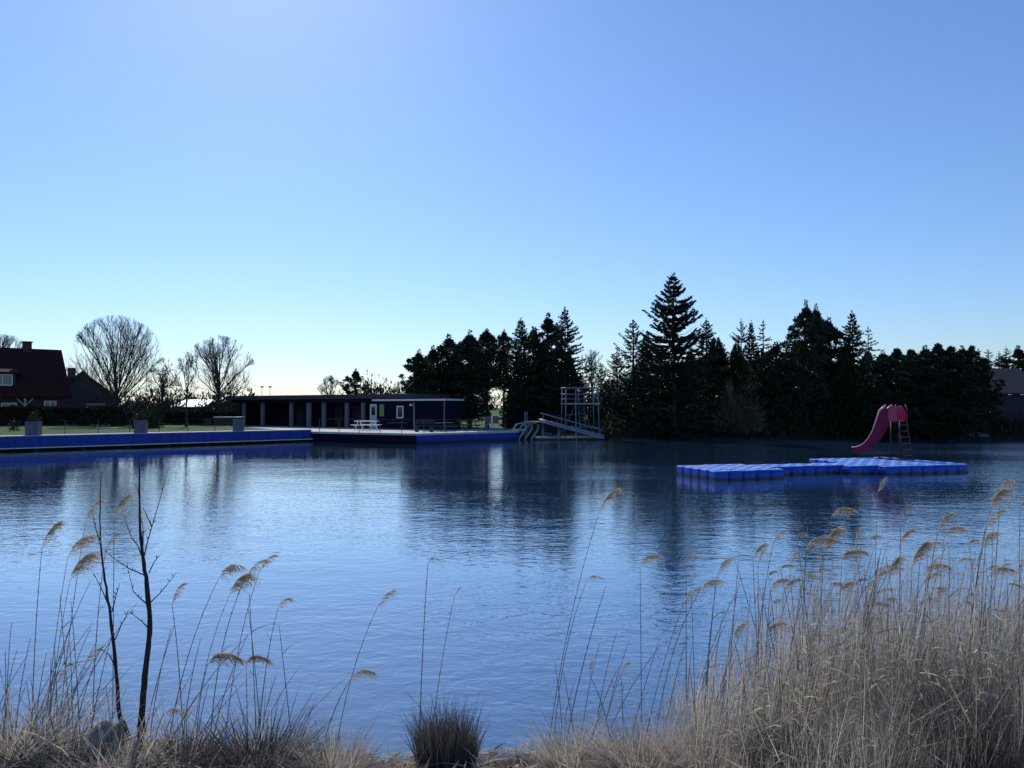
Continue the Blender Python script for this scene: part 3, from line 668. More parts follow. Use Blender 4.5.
for i, (px, yt, lb) in enumerate([(128, 399, 'leftmost'), (146, 396, 'second'), (165, 398, 'third'), (184, 396, 'fourth'), (203, 397, 'fifth'), (222, 394, 'sixth'), (240, 397, 'rightmost')]):
    top = W(px, yt, 104)
    place('bush', LB[i % 2], ('foliage', 'stem'), (top.x, 104 + (i % 3), 1.0), i * 1.3, (2.0, 2.0, (top.z - 1) / 1.75), lb + ' dark bush in the row behind the white-roofed shed', 'bush', 'dark bushes in the row behind the shed')
GBT = 'leafless trees behind the lawn'
def bare(px, ytop, hw, Y, label, seed, name='bare_tree', **k):
    top = W(px, ytop, Y); z0 = gz(top.x, Y) - .05; h = top.z - z0; r = hw / F * Y
    return place(name, bare_meshes(seed, h, r, **k), ('crown', 'trunk'), (top.x, Y, z0), 0, 1, label, 'tree', GBT)
bare(118, 315, 46, 72, 'large fan-shaped leafless tree with many steep limbs beside the gabled house', 101, fork=.10, limbs=24, fan=1.15, depth=3, r0=.18, twig=.0085, wob=.05, kids=(4, 6))
bare(219, 335, 37, 80, 'round-headed leafless tree left of the bathhouse', 102, fork=.26, limbs=18, fan=1.3, depth=3, r0=.17, twig=.009, wob=.09, kids=(4, 6))
bare(187, 351, 14, 67, 'slender young leafless tree standing on the lawn', 104, fork=.3, limbs=7, fan=.45, depth=3, r0=.085, twig=.010)
bare(163, 357, 19, 78, 'gnarled weeping tree between the fan-shaped tree and the slender young tree', 103, fork=.3, limbs=12, fan=1.3, depth=3, r0=.16, twig=.014, wob=.3, kids=(3, 5))
bare(6, 334, 28, 96, 'leafless tree showing over the red roof at the left edge', 105, fork=.3, limbs=14, fan=1.0, depth=3, r0=.2, twig=.013)
bare(330, 375, 14, 120, 'small round leafless tree far beyond the bathhouse roof', 106, fork=.2, limbs=11, fan=.9, depth=3, r0=.16, twig=.018)
bare(402, 379, 12, 118, 'pale leafless tree just left of the pine wood', 107, fork=.2, limbs=9, fan=.8, depth=3, r0=.14, twig=.018)
conifer(356, 369, 11, 98, 'pine2', 'lone dark evergreen beyond the bathhouse roof', 'evergreen_tree', 'trees beyond the bathhouse')
for i, (px, yt) in enumerate([(372, 385), (383, 386), (394, 387)]):
    x = (px - 512) / F * 110
    place('bush', BUSH[i], ('foliage', 'stem'), (x, 110, 1.0), i, (2, 2, (W(px, yt, 110).z - 1) / 1.4), 'distant dark bush in the row right of the lone evergreen beyond the roof', 'bush', 'distant bushes beyond the bathhouse')
for i, px in enumerate((262, 270)):
    b = W(px, 386, 170)
    t = thing('light_mast', ('left' if i == 0 else 'right') + ' one of two thin distant floodlight masts over the bathhouse roof', 'light mast', (b.x, 170, .9))
    MB().tube([(0, 0, -.2), (0, 0, b.z - .9)], [.08, .05], 6).build('pole', M['greymetal'], t)
    MB().box(-.32, .32, -.1, .1, b.z - 1.25, b.z - .95).build('lamp_head', M['darkmetal'], t)
# far wood on the horizon: one mass
rng = np.random.default_rng(301); n = 26000
xx = rng.uniform(-420, 420, n); yy = 330 + rng.normal(size=n) * 12 + .0004 * xx ** 2 * -1
prof = 5.5 + 2.2 * np.sin(xx * .031) + 1.6 * np.sin(xx * .083 + 1) + 1.1 * np.sin(xx * .21 + 2)
P = np.stack([xx, yy, 1 + rng.uniform(0, 1, n) ** 1.2 * prof], 1)
D = rng.normal(size=(n, 3)) * .5 + np.array([0, 0, 1.2]); l = rng.uniform(1.0, 2.4, n)
V, Qd = cards(P, D, l, l * .22, rng)
o = link_mesh('distant_woods', np_mesh('distant_woods', V, Qd, leafmat('far_twigs', (.06, .06, .05), (.13, .12, .10), .15)))
tag(o, 'low far-off wood along the flat horizon', 'woods', kind='stuff')

# ------------------------------------------------------------------ left jetty, planters, lawn fence
J0 = Vector((-39.0, 34.0, 0)); J1 = Vector((-15.0, 58.0, 0)); JL = (J1 - J0).length; JA = math.atan2(J1.y - J0.y, J1.x - J0.x)
t = thing('jetty', 'long blue-sided jetty on short posts in front of the lawn', 'jetty', J0, JA)
MB().box(0, JL, .05, 1.35, .80, .90).build('deck', M['concrete'], t, bevel=.01)
mb = MB(); k = 0; xx = 0
while xx < JL - .1:
    x1 = min(JL, xx + 2.42); mb.box(xx + .008, x1 - .008, -.03, .045, .22, .86); xx += 2.42
mb.build('fascia', M['bluepanel'], t)
MB().box(0, JL + .8, -.10, .04, .155, .215).build('ledge', M['lightroof'], t)
for k in range(13):
    xx = .6 + k * 2.55
    MB().box(xx - .11, xx + .11, .15, .37, -1.2, .795).build('post', M['darkwood'], t, bevel=.01)
    MB().box(xx - .09, xx + .09, .37, 1.3, .62, .795).build('crossbeam', M['darkwood'], t)
for k, (px, lb, plant) in enumerate([(37, 'grey concrete planter holding a small shrub on the jetty, nearest the red-roofed house', .34), (145, 'grey concrete planter on the jetty in front of the round dark bush', .30), (243, 'grey concrete planter on the jetty close to the bathhouse', 0)]):
    # the spot on the jetty under that column
    q = (px - 512) / F; s_ = (q * J0.y - J0.x) / (math.cos(JA) - q * math.sin(JA)); c = J0 + Vector((math.cos(JA), math.sin(JA), 0)) * s_ + Vector((-math.sin(JA), math.cos(JA), 0)) * .62
    t = thing('planter', lb, 'planter', (c.x, c.y, .902), R(12), 'grey planters along the jetty')
    w = .34; mb = MB(); h_ = .80
    mb.box(-w, w, -w, -w + .08, 0, h_); mb.box(-w, w, w - .08, w, 0, h_); mb.box(-w, -w + .08, -w + .08, w - .08, 0, h_); mb.box(w - .08, w, -w + .08, w - .08, 0, h_); mb.box(-w + .08, w - .08, -w + .08, w - .08, 0, .1)
    mb.build('box', M['planter'], t)
    MB().box(-w + .08, w - .08, -w + .08, w - .08, .1, .7).build('soil', M['soil'], t)
    if plant:
        f, s2 = bush_meshes(120 + k, plant * 1.9, .34, 'hedge' if k else 'shrubleaf', 260, .11, 6)
        q2 = thing('shrub', 'small shrub growing in the planter nearest the red-roofed house' if k == 0 else 'small shrub growing in the planter in front of the round bush', 'shrub', (c.x, c.y, .902 + .7), 0)
        link_mesh('foliage', f, q2); link_mesh('stem', s2, q2)
q_ = thing('quay_wall', 'dark retaining wall of the lawn, added to darken the gap under the jetty', 'wall', J0, JA); MB().box(0, JL + .6, 1.36, 1.62, -1.4, .86).build('wall_face', M['darkwood'], q_)  # dark wall added so that no lit ground shows behind the posts
t = thing('wire_fence', 'thin wire fence on slim posts along the edge of the lawn', 'fence', J0 + Vector((-math.sin(JA), math.cos(JA), 0)) * 2.0, JA)
for k in range(16): MB().tube([(.8 + k * 1.9, 0, .5), (.8 + k * 1.9, 0, 1.75)], .022, 6).build('post', M['darkmetal'], t)
mb = MB()
for z in (1.15, 1.45, 1.72): mb.tube([(.8, 0, z), (.8 + 15 * 1.9, 0, z)], .004, 4)
mb.build('wires', M['darkmetal'], t)
for i, (px, h_) in enumerate([(14, .55)]):
    c = W(px, 428, 55); t = place('shrub', bush_meshes(130, .8, .35, 'hedge', 200, .14, 6), ('foliage', 'stem'), (c.x, 55, gz(c.x, 55)), 0, 1, 'tiny dark shrub on the lawn left of the first planter', 'shrub')
# path behind the lawn
mb = MB()
# long low table with pale top, dark box
c0 = W(215, 421, 72); c1 = W(243, 421, 72)
t = thing('table_tennis_table', 'long dark table with a pale top at the right end of the lawn', 'table', (c0.x, 71.5, gz(c0.x, 71.5)))
L_ = c1.x - c0.x
MB().box(0, L_, 0, 1.3, .72, .80).build('table_top', M['lightroof'], t)
MB().box(.2, L_ - .2, .12, 1.18, .0, .71).build('base', M['darkwood'], t)
t = thing('storage_box', 'dark box beside the long table on the lawn', 'box', (W(206, 421, 72).x, 71.6, gz(W(206, 421, 72).x, 71.6)))
MB().box(0, .7, 0, .6, 0, .55).build('body', M['darkwood'], t, bevel=.02); MB().box(-.03, .73, -.03, .63, .553, .62).build('lid', M['roofing'], t)
c = W(97, 424, 60)
t = thing('sunk_manhole', 'pale flat slab lying in the grass of the lawn', 'slab', (c.x, 62, gz(c.x, 62)))
MB().box(-.9, .9, -.5, .5, -.05, .06).build('slab', M['concrete'], t, bevel=.02)

# ------------------------------------------------------------------ bathing deck
DK = .74
CW = Vector((-6.6, 53.4, 0)); CL = Vector((-15.0, 58.05, 0)); CR = Vector((.5, 60.2, 0))
t = thing('bathing_deck', 'paved pale deck with blue water-side walls in front of the bathhouse', 'deck', (0, 0, 0))
top = [CL, CW, CR, Vector((1.6, 66, 0)), Vector((-3.5, 64.5, 0)), Vector((-12, 69, 0)), Vector((-26, 78.5, 0)), Vector((-28, 73, 0)), Vector((-19, 63, 0))]
MB().prism([(q.x, q.y, .60) for q in top], None, (0, 0, DK - .60)).build('slab', M['concrete'], t)
def wallseg(a, b, m, name):
    d = (b - a); L = d.length; an = math.atan2(d.y, d.x)
    M4 = Matrix.Translation(a) @ Matrix.Rotation(an, 4, 'Z')
    mb = MB(); x = 0
    while x < L - .05:
        x1 = min(L, x + 1.9); mb.box(x + .008, x1 - .008, -.02, .22, -1.2, .596, M4); x = x1
    mb.build(name, m, t)
wallseg(CL, CW, M['navywall'], 'shaded_wall'); wallseg(CW, CR, M['bluepanel'], 'blue_wall')  # left wall gets its shade as a darker colour than the right one
t = thing('deck_railing', 'low dark post-and-rail along the water edge of the bathing deck', 'railing', (0, 0, DK))
pts = []
for a, b, n in ((CL, CW, 5), (CW, CR, 5)):
    for k in range(n): pts.append(a.lerp(b, (k + .3) / n) + Vector((0, .5, 0)))
for q in pts: MB().tube([(q.x, q.y, 0), (q.x, q.y, .95)], .028, 6).build('post', M['darkmetal'], t)
mb = MB()
for a, b in zip(pts[:-1], pts[1:]): mb.tube([(a.x, a.y, .94), (b.x, b.y, .94)], .014, 5)
mb.build('rail', M['darkmetal'], t)

# ------------------------------------------------------------------ bathhouse
a = W(234, 427, 76.5); b = W(449, 429, 62.2)
BA = math.atan2(b.y - a.y, b.x - a.x); BL = math.hypot(b.x - a.x, b.y - a.y)
t = thing('bathhouse', 'long low flat-roofed navy bathhouse with a pillared open front', 'building', (a.x, a.y, DK), BA)
def upx(px):                             # metres along the front seen at column px
    q = (px - 512) / F; return (q * a.y - a.x) / (math.cos(BA) - q * math.sin(BA))
xs_ = upx(376)
MB().box(.4, xs_, 3.0, 3.25, -.1, 2.55).build('wall', M['navywall'], t)            # back of the veranda
MB().box(xs_, BL, .0, 1.6, -.1, 2.35).build('annex_wall', M['navywall'], t)
MB().box(.4, .65, .3, 3.0, -.1, 2.55).build('side_wall', M['navywall'], t)
MB().box(-.6, upx(421), -.55, 5.6, 2.556, 2.94).build('roof', M['roofing'], t, bevel=.02)
MB().box(upx(378), BL + .2, -.75, 1.8, 2.352, 2.50).build('annex_roof', M['lightroof'], t, bevel=.01)
MB().box(.0, xs_, -.25, 0.05, 2.25, 2.55).build('beam', M['navywall'], t)
for px in (243.5, 262.2, 291, 308.5, 323.5, 346.5, 362.8):
    x = upx(px); w = .2 if px != 308.5 else .26
    MB().box(x - w, x + w, -.02, .18, -.05, 2.248).build('pillar', M['pillar'], t, bevel=.015)
for px, w in ((315, .5), (333, .5), (276, .5)):
    x = upx(px); d = MB().box(x - w, x + w, 2.94, 2.996, -.05, 2.0).build('door', M['darkwood'], t)
    MB().box(x + w - .14, x + w - .1, 2.9, 2.938, .95, 1.1).build('handle', M['greymetal'], d)
x0, x1 = upx(371), upx(376.2)
d = MB().box(x0, x1, -.02, .03, -.02, 2.02).build('door', M['greendoor'], t)
MB().box(x0 + .1, x1 - .1, -.03, -.022, 1.15, 1.85).build('pane', M['glass'], d)
d['label'] = 'pale green door with a dark pane'
fm = MB(); fm.box(x0 - .07, x0 - .004, -.04, .05, -.02, 2.1); fm.box(x1 + .004, x1 + .07, -.04, .05, -.02, 2.1); fm.box(x0 - .004, x1 + .004, -.04, .05, 2.024, 2.1); fm.build('door_frame', M['whitepaint'], t)
x0, x1 = upx(380), upx(384.3)
sg = MB().box(x0, x1, -.05, -.005, 1.05, 2.05).build('notice_board', M['sign'], t)
MB().box(x0 - .03, x1 + .03, -.04, -.008, 2.05, 2.1).build('top_rail', M['darkmetal'], sg)
window(t, upx(398), upx(403), 1.0, 1.85, 0, .09, 'glass', 0, 0)
x = upx(415)
MB().tube([(x, -.1, 0), (x, -.1, 2.2), (x, -.35, 2.33)], .07, 8).build('downpipe', M['greymetal'], t)
MB().box(x - .45, x - .2, -.18, -.004, 1.95, 2.1).build('wall_lamp', M['whitepaint'], t)
x = upx(388); MB().tube([(x, -.04, 0.5), (x + 2.2, -.04, .52)], .03, 6).build('handrail', M['greymetal'], t)
MB().box(BL + .01, BL + .06, -.7, -.6, 0, 2.35).build('corner_post', M['greymetal'], t)

# furniture on the deck
def picnic(px, Y, label, m, s=1, rz=0):
    x = (px - 512) / F * Y
    t = thing('picnic_table', label, 'picnic table', (x, Y, DK), rz); t.scale = (s, s, s)
    MB().box(-.9, .9, -.35, .35, .70, .76).build('table_top', m, t)
    for sg in (-1, 1): MB().box(-.9, .9, sg * .72 - .14, sg * .72 + .14, .42, .47).build('bench', m, t)
    for sx in (-.65, .65):
        l = MB()
        for sg in (-1, 1): l.tube([(sx, sg * .15, .70), (sx, sg * .66, 0)], .04, 4)
        l.tube([(sx, -.8, .39), (sx, .8, .39)], .035, 4)
        l.build('leg', m, t)
picnic(366.5, 60.5, 'white picnic table on the deck in front of the green door', M['whitepaint'], 1, R(-20))
picnic(444, 58.6, 'dark picnic table on the deck at the right end of the bathhouse', M['darkwood'], .85, R(35))
picnic(467, 60.5, 'dark picnic table on the deck right beyond the bathhouse corner', M['darkwood'], 1, R(40))
def bench(px, Y, label, rz):
    x = (px - 512) / F * Y
    t = thing('bench', label, 'bench', (x, Y, DK), rz)
    MB().box(-.8, .8, -.2, .2, .42, .47).build('seat', M['darkwood'], t); MB().box(-.8, .8, .2, .25, .55, .88).build('backrest', M['darkwood'], t)
    for sx in (-.6, .6): MB().box(sx - .04, sx + .04, -.18, .26, 0, .416).build('leg', M['darkmetal'], t)
bench(424, 57.0, 'small dark bench near the corner of the bathing deck', R(-20))
def chair(px, Y, label):
    x = (px - 512) / F * Y
    t = thing('deck_chair', label, 'chair', (x, Y, DK + .1), R(15), 'pale chairs beside the green strip')
    MB().box(-.24, .24, -.24, .22, .40, .44).build('seat', M['pillar'], t); MB().prism([(-.24, .2, .44), (.24, .2, .44), (.24, .34, 1.0), (-.24, .34, 1.0)], None, (0, .03, 0)).build('backrest', M['pillar'], t)
    for sx in (-1, 1):
        for sy in (-1, 1): MB().tube([(sx * .2, sy * .18, .4), (sx * .23, sy * .22, -.1)], .018, 5).build('leg', M['whitepaint'], t)
chair(489, 63.0, 'pale chair on the left beside the green strip on the deck'); chair(496.5, 63.2, 'pale chair on the right beside the green strip on the deck')
x = W(497, 425, 62).x
o = MB().box(x - 1.15, x + 1.15, 61.6, 63.6, DK, DK + .09).build('lawn_strip', M['shrubleaf']); 
o.data.materials[0] = mat('green_turf', (.10, .15, .045), .95, .3, 9, .02); tag(o, None, None, None, 'structure')

# ------------------------------------------------------------------ diving tower, gangway, dock
p = W(580, 438, 61.5)
t = thing('dock', 'low dark floating dock with pale edge under the diving tower', 'dock', (p.x - .6, 61.2, 0), R(4))
MB().box(-3.1, 2.4, -1.0, 1.5, -.25, .14).build('float', M['darkwood'], t, bevel=.03)
MB().box(-3.05, 2.35, -.95, 1.45, .144, .22).build('deck', M['palewood'], t)
for x0, x1, nm in ((-3.0, -2.0, 'mat'), (-.35, 1.0, 'mat'), (1.1, 2.2, 'mat')): MB().box(x0, x1, -.9, -.2, .224, .29).build(nm, M['whitepaint'], t, bevel=.02)
t = thing('diving_tower', 'grey tubular diving tower with a railed platform at the water edge', 'diving tower', (p.x, 61.6, .224), R(6))
hw, dp = 1.33, 1.0
for sx in (-1, 1):
    for sy in (-1, 1): MB().tube([(sx * (hw + .03), sy * dp - .0, 0 if sy < 0 else .0), (sx * hw * .97, sy * dp * .92, 2.62), (sx * hw * .96, sy * dp * .92, 3.88)], .05, 8).build('post', M['greymetal'], t, True)
MB().box(-hw - .08, hw + .08, -dp - .05, dp + .05, 2.56, 2.66).build('platform', M['greymetal'], t)
rl = MB()
for z, r_ in ((3.86, .055), (3.38, .035), (3.0, .02)):
    rl.tube([(-hw, -dp * .92, z), (hw, -dp * .92, z)], r_, 6); rl.tube([(-hw, dp * .92, z), (hw * .2, dp * .92, z)], r_, 6)
    rl.tube([(-hw, -dp * .92, z), (-hw, dp * .92, z)], r_, 6); rl.tube([(hw, -dp * .92, z), (hw, dp * .92, z)], r_, 6)
rl.tube([(-.5, -dp * .92, 0), (-.5, -dp * .92, 3.86)], .04, 6)
rl.build('railing', M['greymetal'], t)
br = MB()
br.tube([(-hw, -dp, .75), (hw, -dp, .75)], .03, 6); br.tube([(-hw, -dp * .95, 1.75), (-.5, -dp * .95, 1.75)], .025, 6); br.tube([(-hw, dp, .8), (hw, dp, .8)], .03, 6)
br.tube([(-hw, dp, .1), (-.2, dp, 2.5)], .025, 6); br.tube([(hw, dp, .1), (.4, dp, 2.5)], .025, 6)
br.build('brace', M['greymetal'], t)
ld = MB()
for sx in (-.05, .42): ld.tube([(sx, -.5, 0), (sx, .3, 2.6), (sx, .35, 3.6)], .028, 6)
for k in range(9): f = (k + .7) / 9.6; ld.tube([(-.05, -.5 + .8 * f, 2.6 * f), (.42, -.5 + .8 * f, 2.6 * f)], .02, 5)
ld.build('ladder', M['greymetal'], t)

g0 = W(541, 420.5, 60.4); g1 = W(601, 437, 59.6)
t = thing('gangway', 'sloping gangway with grey-blue side rails running down past the diving tower', 'gangway', (g0.x, g0.y, 0), math.atan2(g1.y - g0.y, g1.x - g0.x))
GL = math.hypot(g1.x - g0.x, g1.y - g0.y); z0, z1 = g0.z - .05, max(.12, g1.z)
MB().prism([(0, -.32, z0 - .08), (GL, -.32, z1 - .08), (GL, -.32, z1), (0, -.32, z0)], None, (0, .84, 0)).build('deck', M['palewood'], t)
st = mat('grey_blue_steel', (.20, .23, .36), .45, .12, 5, 0, .3)
for y in (-.38, .56):
    MB().tube([(-.1, y, z0 + .12), (GL + .2, y, z1 + .08)], .075, 8).build('side_rail', st, t, True)
for k, f in enumerate((.03, .3, .6)):
    for y in (-.3, .5): MB().tube([(GL * f, y, -.4), (GL * f, y, z0 + (z1 - z0) * f - .08)], .04, 6).build('support', M['greymetal'], t, True)
MB().tube([(-.1, .56, z0 + .62), (GL + .1, .56, z1 + .5)], .05, 8).build('hand_rail', st, t, True)
for f in (.02, .33, .66, .98): MB().tube([(GL * f, .56, z0 + (z1 - z0) * f), (GL * f, .56, z0 + (z1 - z0) * f + .56)], .03, 6).build('rail_post', st, t, True)
MB().box(-1.3, .05, -.5, .7, z0 - .1, z0 - .005).build('landing', M['palewood'], t)
for x, y in ((-1.2, -.4), (-1.2, .6)): MB().tube([(x, y, -.5), (x, y, z0 + .75)], .035, 6).build('landing_post', st, t, True)
# white curved ladder rails
for k in range(3):
    q = W(515 + k * 6.5, 424, 60.2 + k * .25)
    t = thing('pool_ladder', ['white curved ladder rail next to the deck corner', 'white curved ladder rail, middle of three beside the deck', 'white curved ladder rail nearest the gangway'][k], 'pool ladder', (q.x, q.y, 0), R(10), 'white ladder rails beside the deck')
    for y in (-.22, .22): MB().tube([(-.15, y, .9), (.15, y, 1.25), (.55, y, 1.33), (.85, y, 1.15), (.75, y, .75), (.35, y, .2), (.05, y, -.5)], .036, 8).build('rail', M['ladderwhite'], t, True)
    rg = MB()
    for z, x in ((-.1, .2), (.3, .42), (.6, .64)): rg.tube([(x, -.22, z), (x, .22, z)], .03, 6)
    rg.build('rungs', M['greymetal'], t)
t = thing('boulder_edge', 'pale stone slab bank edge between the deck and the diving tower', 'stone edge', (3.0, 62.6, 0))
mb = MB(); rr = random.Random(3)
for k in range(9):
    x = -2.6 + k * .72; mb.box(x, x + .66, rr.uniform(-.3, 0), .9, -.4, rr.uniform(.28, .55))
mb.build('stones', M['planter'], t, bevel=.06)

# ------------------------------------------------------------------ cabin and yard at the right edge
pc = W(992, 431, 63.5)
t = thing('cabin', 'dark cabin with a grey roof and a pale-framed window at the right edge', 'cabin', (pc.x, 66.2, gz(pc.x, 66.2)))
MB().box(0, 6, 0, 4, -.4, 2.6).build('wall', M['darkwood'], t)
MB().prism([(-.3, -.4, 2.62), (6.3, -.4, 2.62), (6.3, 3.4, 4.9), (1.0, 3.4, 4.9)], None, (0, 0, .14)).build('roof', M['roofing'], t)
window(t, .45, 1.55, 1.2, 1.95, 0, .08, 'glass', 0, 0)
t = thing('rowing_boat', 'small dark upturned boat on the bank at the right edge', 'boat', (W(985, 430, 62).x, 63.6, gz(W(985, 430, 62).x, 63.6) + .02), R(10))
mb = MB(); n = 9; prof = []
for i in range(n):
    s_ = i / (n - 1); w = .55 * math.sin(PI * (.08 + .84 * s_)) ** .7; hh = .42 * math.sin(PI * (.1 + .8 * s_)) ** .5
    for k in range(7):
        an = PI * k / 6; mb.v.append((-1.5 + 3 * s_, -w * math.cos(an), hh * math.sin(an) ** .8))
for i in range(n - 1):
    for k in range(6): q = i * 7 + k; mb.f.append((q, q + 7, q + 8, q + 1))
mb.f += [tuple(range(6, -1, -1)), tuple((n - 1) * 7 + k for k in range(7)), ]
mb.build('hull', M['planter'], t, True)
MB().tube([(-1.45, 0, .25), (0, 0, .44), (1.45, 0, .25)], .03, 5).build('keel', M['darkwood'], t)

# ------------------------------------------------------------------ swimming platform of blue floats with the slide
PA = R(17.4); PO = Vector((7.0, 26.6, 0)); B = .56; TOPZ = .34
t = thing('floating_platform', 'floating bathing platform of bright blue plastic floats', 'floating platform', PO, PA)
def float_mesh():
    mb = MB(); a = B / 2 - .006; c = .085
    ring = lambda k, cc: [(-k + cc, -k), (k - cc, -k), (k, -k + cc), (k, k - cc), (k - cc, k), (-k + cc, k), (-k, k - cc), (-k, -k + cc)]
    lev = [(-.12, a - .03, c), (-.08, a, c), (.235, a, c), (.25, a - .012, c), (.262, a, c), (TOPZ - .03, a, c), (TOPZ - .008, a - .012, c), (TOPZ, a - .035, c)]
    for z, k, cc in lev: mb.v += [(x, y, z) for x, y in ring(k, cc)]
    for i in range(len(lev) - 1):
        for k in range(8): k2 = (k + 1) % 8; mb.f.append((i * 8 + k, i * 8 + k2, (i + 1) * 8 + k2, (i + 1) * 8 + k))
    mb.f.append(tuple(reversed(range(8))))
    n = (len(lev) - 1) * 8
    # inset panel on top with a shallow raised cross
    k = a - .09; b = len(mb.v); mb.v += [(x, y, TOPZ) for x, y in ring(k, c * .7)]; mb.v += [(x, y, TOPZ - .012) for x, y in ring(k - .015, c * .7)]
    for q in range(8):
        q2 = (q + 1) % 8; mb.f.append((n + q, n + q2, b + q2, b + q)); mb.f.append((b + q, b + q2, b + 8 + q2, b + 8 + q))
    mb.f.append(tuple(b + 8 + q for q in range(8)))
    side = len(mb.f)
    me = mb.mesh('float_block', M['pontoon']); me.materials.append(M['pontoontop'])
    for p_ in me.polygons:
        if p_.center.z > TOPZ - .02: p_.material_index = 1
    return me
FM = float_mesh()
cells = [(i, j) for i in range(5) for j in range(5)] + [(i, j) for i in range(5, 11) for j in (2, 3)] + [(i, j) for i in (11, 12) for j in (1, 2, 3)] + [(i, j) for i in range(13, 20) for j in range(8)]
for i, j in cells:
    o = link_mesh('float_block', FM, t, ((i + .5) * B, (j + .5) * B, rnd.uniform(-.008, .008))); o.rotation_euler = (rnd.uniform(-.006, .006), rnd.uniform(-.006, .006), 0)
# slide
sp = W(903, 459.3, 32.2)
ladder_base = Vector((sp.x, 32.2, TOPZ))
t = thing('water_slide', 'pink plastic water slide with a ladder on the blue floating platform', 'slide', (ladder_base.x - .05, ladder_base.y, TOPZ + .004), R(115))
# local +x runs down the slide, ladder at x<0
ctr = [(.10, 1.66), (.35, 1.60), (.62, 1.38), (.95, 1.02), (1.3, .70), (1.65, .46), (2.0, .31), (2.35, .24), (2.62, .23)]
ctr = [(x * .78, z) for x, z in ctr]
off = .32
def sweep(prof, m, name, parent, smooth=False):
    mb = MB(); n = len(prof)
    for i, (x, z) in enumerate(ctr):
        a_ = ctr[max(0, i - 1)]; c_ = ctr[min(len(ctr) - 1, i + 1)]; dx, dz_ = c_[0] - a_[0], c_[1] - a_[1]; l_ = math.hypot(dx, dz_); nx_, nz_ = -dz_ / l_, dx / l_
        k_ = (3.2, 2.7, 1.8, 1.3, 1.1, 1, 1, 1, 1)[i]
        for (y, h_) in prof: h_ = h_ * k_ if h_ > .1 else h_; mb.v.append((off + x + nx_ * h_, y, z + nz_ * h_))
    for i in range(len(ctr) - 1):
        for k in range(n): k2 = (k + 1) % n; mb.f.append((i * n + k, i * n + k2, (i + 1) * n + k2, (i + 1) * n + k))
    mb.f += [tuple(reversed(range(n))), tuple((len(ctr) - 1) * n + k for k in range(n))]
    return mb.build(name, m, parent, smooth)
chute = sweep([(-.18, .19), (-.18, -.05), (.18, -.05), (.18, .19), (.158, .19), (.145, 0), (-.145, 0), (-.158, .19)], M['chute'], 'chute', t)
for sg in (-1, 1):
    sweep([(sg * .183 + dx * .024, .20 + dz_ * .02) for dx, dz_ in ((1, 0), (.5, .87), (-.5, .87), (-1, 0), (-.5, -.87), (.5, -.87))], M['pinkrim'], 'rim', chute, True)
MB().box(-.02, off + .12, -.202, .202, 1.60, 1.66).build('platform', M['pink'], t, bevel=.01)
for sg in (-1, 1):
    pr = [(-.02, 1.70), (.05, 1.64), (off + .10, 1.64), (off + .13, 1.8), (off + .10, 2.05), (off + .02, 2.20), (off - .10, 2.27), (off - .20, 2.24), (off - .28, 2.12), (-.04, 1.92)]
    MB().prism([(x, sg * .215 - .012, z) for x, z in pr], None, (0, .03, 0)).build('guard_panel', M['pink'], t, bevel=.008)
    MB().tube([(-.34, sg * .24, .0), (-.04, sg * .27, 1.62), (-.06, sg * .29, 2.05), (.02, sg * .29, 2.3)], .022, 8).build('ladder_rail', M['ladderred'], t, True)
    MB().tube([(off + .05, sg * .25, .0), (off - .05, sg * .27, 1.6)], .022, 8).build('leg', M['ladderred'], t, True)
for k in range(6):
    f = (k + .75) / 6.4; x = -.34 + .30 * f; z = 1.62 * f
    MB().box(x - .05, x + .05, -.245, .245, z - .014, z + .014).build('rung', M['ladderred'], t)
MB().tube([(off + .95, -.2, .0), (off + 1.05, 0, .62), (off + .95, .2, 0)], .024, 8).build('foot', M['ladderred'], t, True)
MB().box(-.42, off + 1.0, -.26, -.22, .0, .03).build('base_bar', M['darkmetal'], t); MB().box(-.42, off + 1.0, .22, .26, .0, .03).build('base_bar', M['darkmetal'], t)

# ------------------------------------------------------------------ foreground: strands and blades
class Strands:
    """many thin curved blades: each a folded ribbon of 3 segments"""
    def __init__(s): s.V = []; s.Q = []; s.n = 0
    def add(s, P, w, side):
        """P: (n, k, 3) centre lines, w: (n, k) half widths, side: (n, 3)"""
        n, k, _ = P.shape
        A = P + side[:, None, :] * w[..., None]; Bp = P - side[:, None, :] * w[..., None]
        V = np.stack([A, Bp], 2).reshape(n, 2 * k, 3)
        base = (np.arange(n) * 2 * k)[:, None, None] + s.n
        j = np.arange(k - 1)[None, :, None] * 2
        Qd = base + j + np.array([0, 1, 3, 2])[None, None, :]
        s.V.append(V.reshape(-1, 3)); s.Q.append(Qd.reshape(-1, 4)); s.n += n * 2 * k
    def blades(s, base, d, length, width, bend, rng, k=4):
        """base (n,3), d (n,3) start direction, bend (n,3) acceleration"""
        n = len(base); u = np.linspace(0, 1, k)[None, :, None]
        P = base[:, None, :] + d[:, None, :] * length[:, None, None] * u + bend[:, None, :] * length[:, None, None] * u ** 2
        w = width[:, None] * np.array([.8, 1, .7, .08] if k == 4 else np.linspace(1, .1, k))[None, :] * .5
        sd_ = np.cross(d, rng.normal(size=(n, 3))); sd_ /= np.linalg.norm(sd_, axis=1, keepdims=True) + 1e-9
        s.add(P, w, sd_)
    def mesh(s, name, m): return np_mesh(name, np.concatenate(s.V), np.concatenate(s.Q), m)

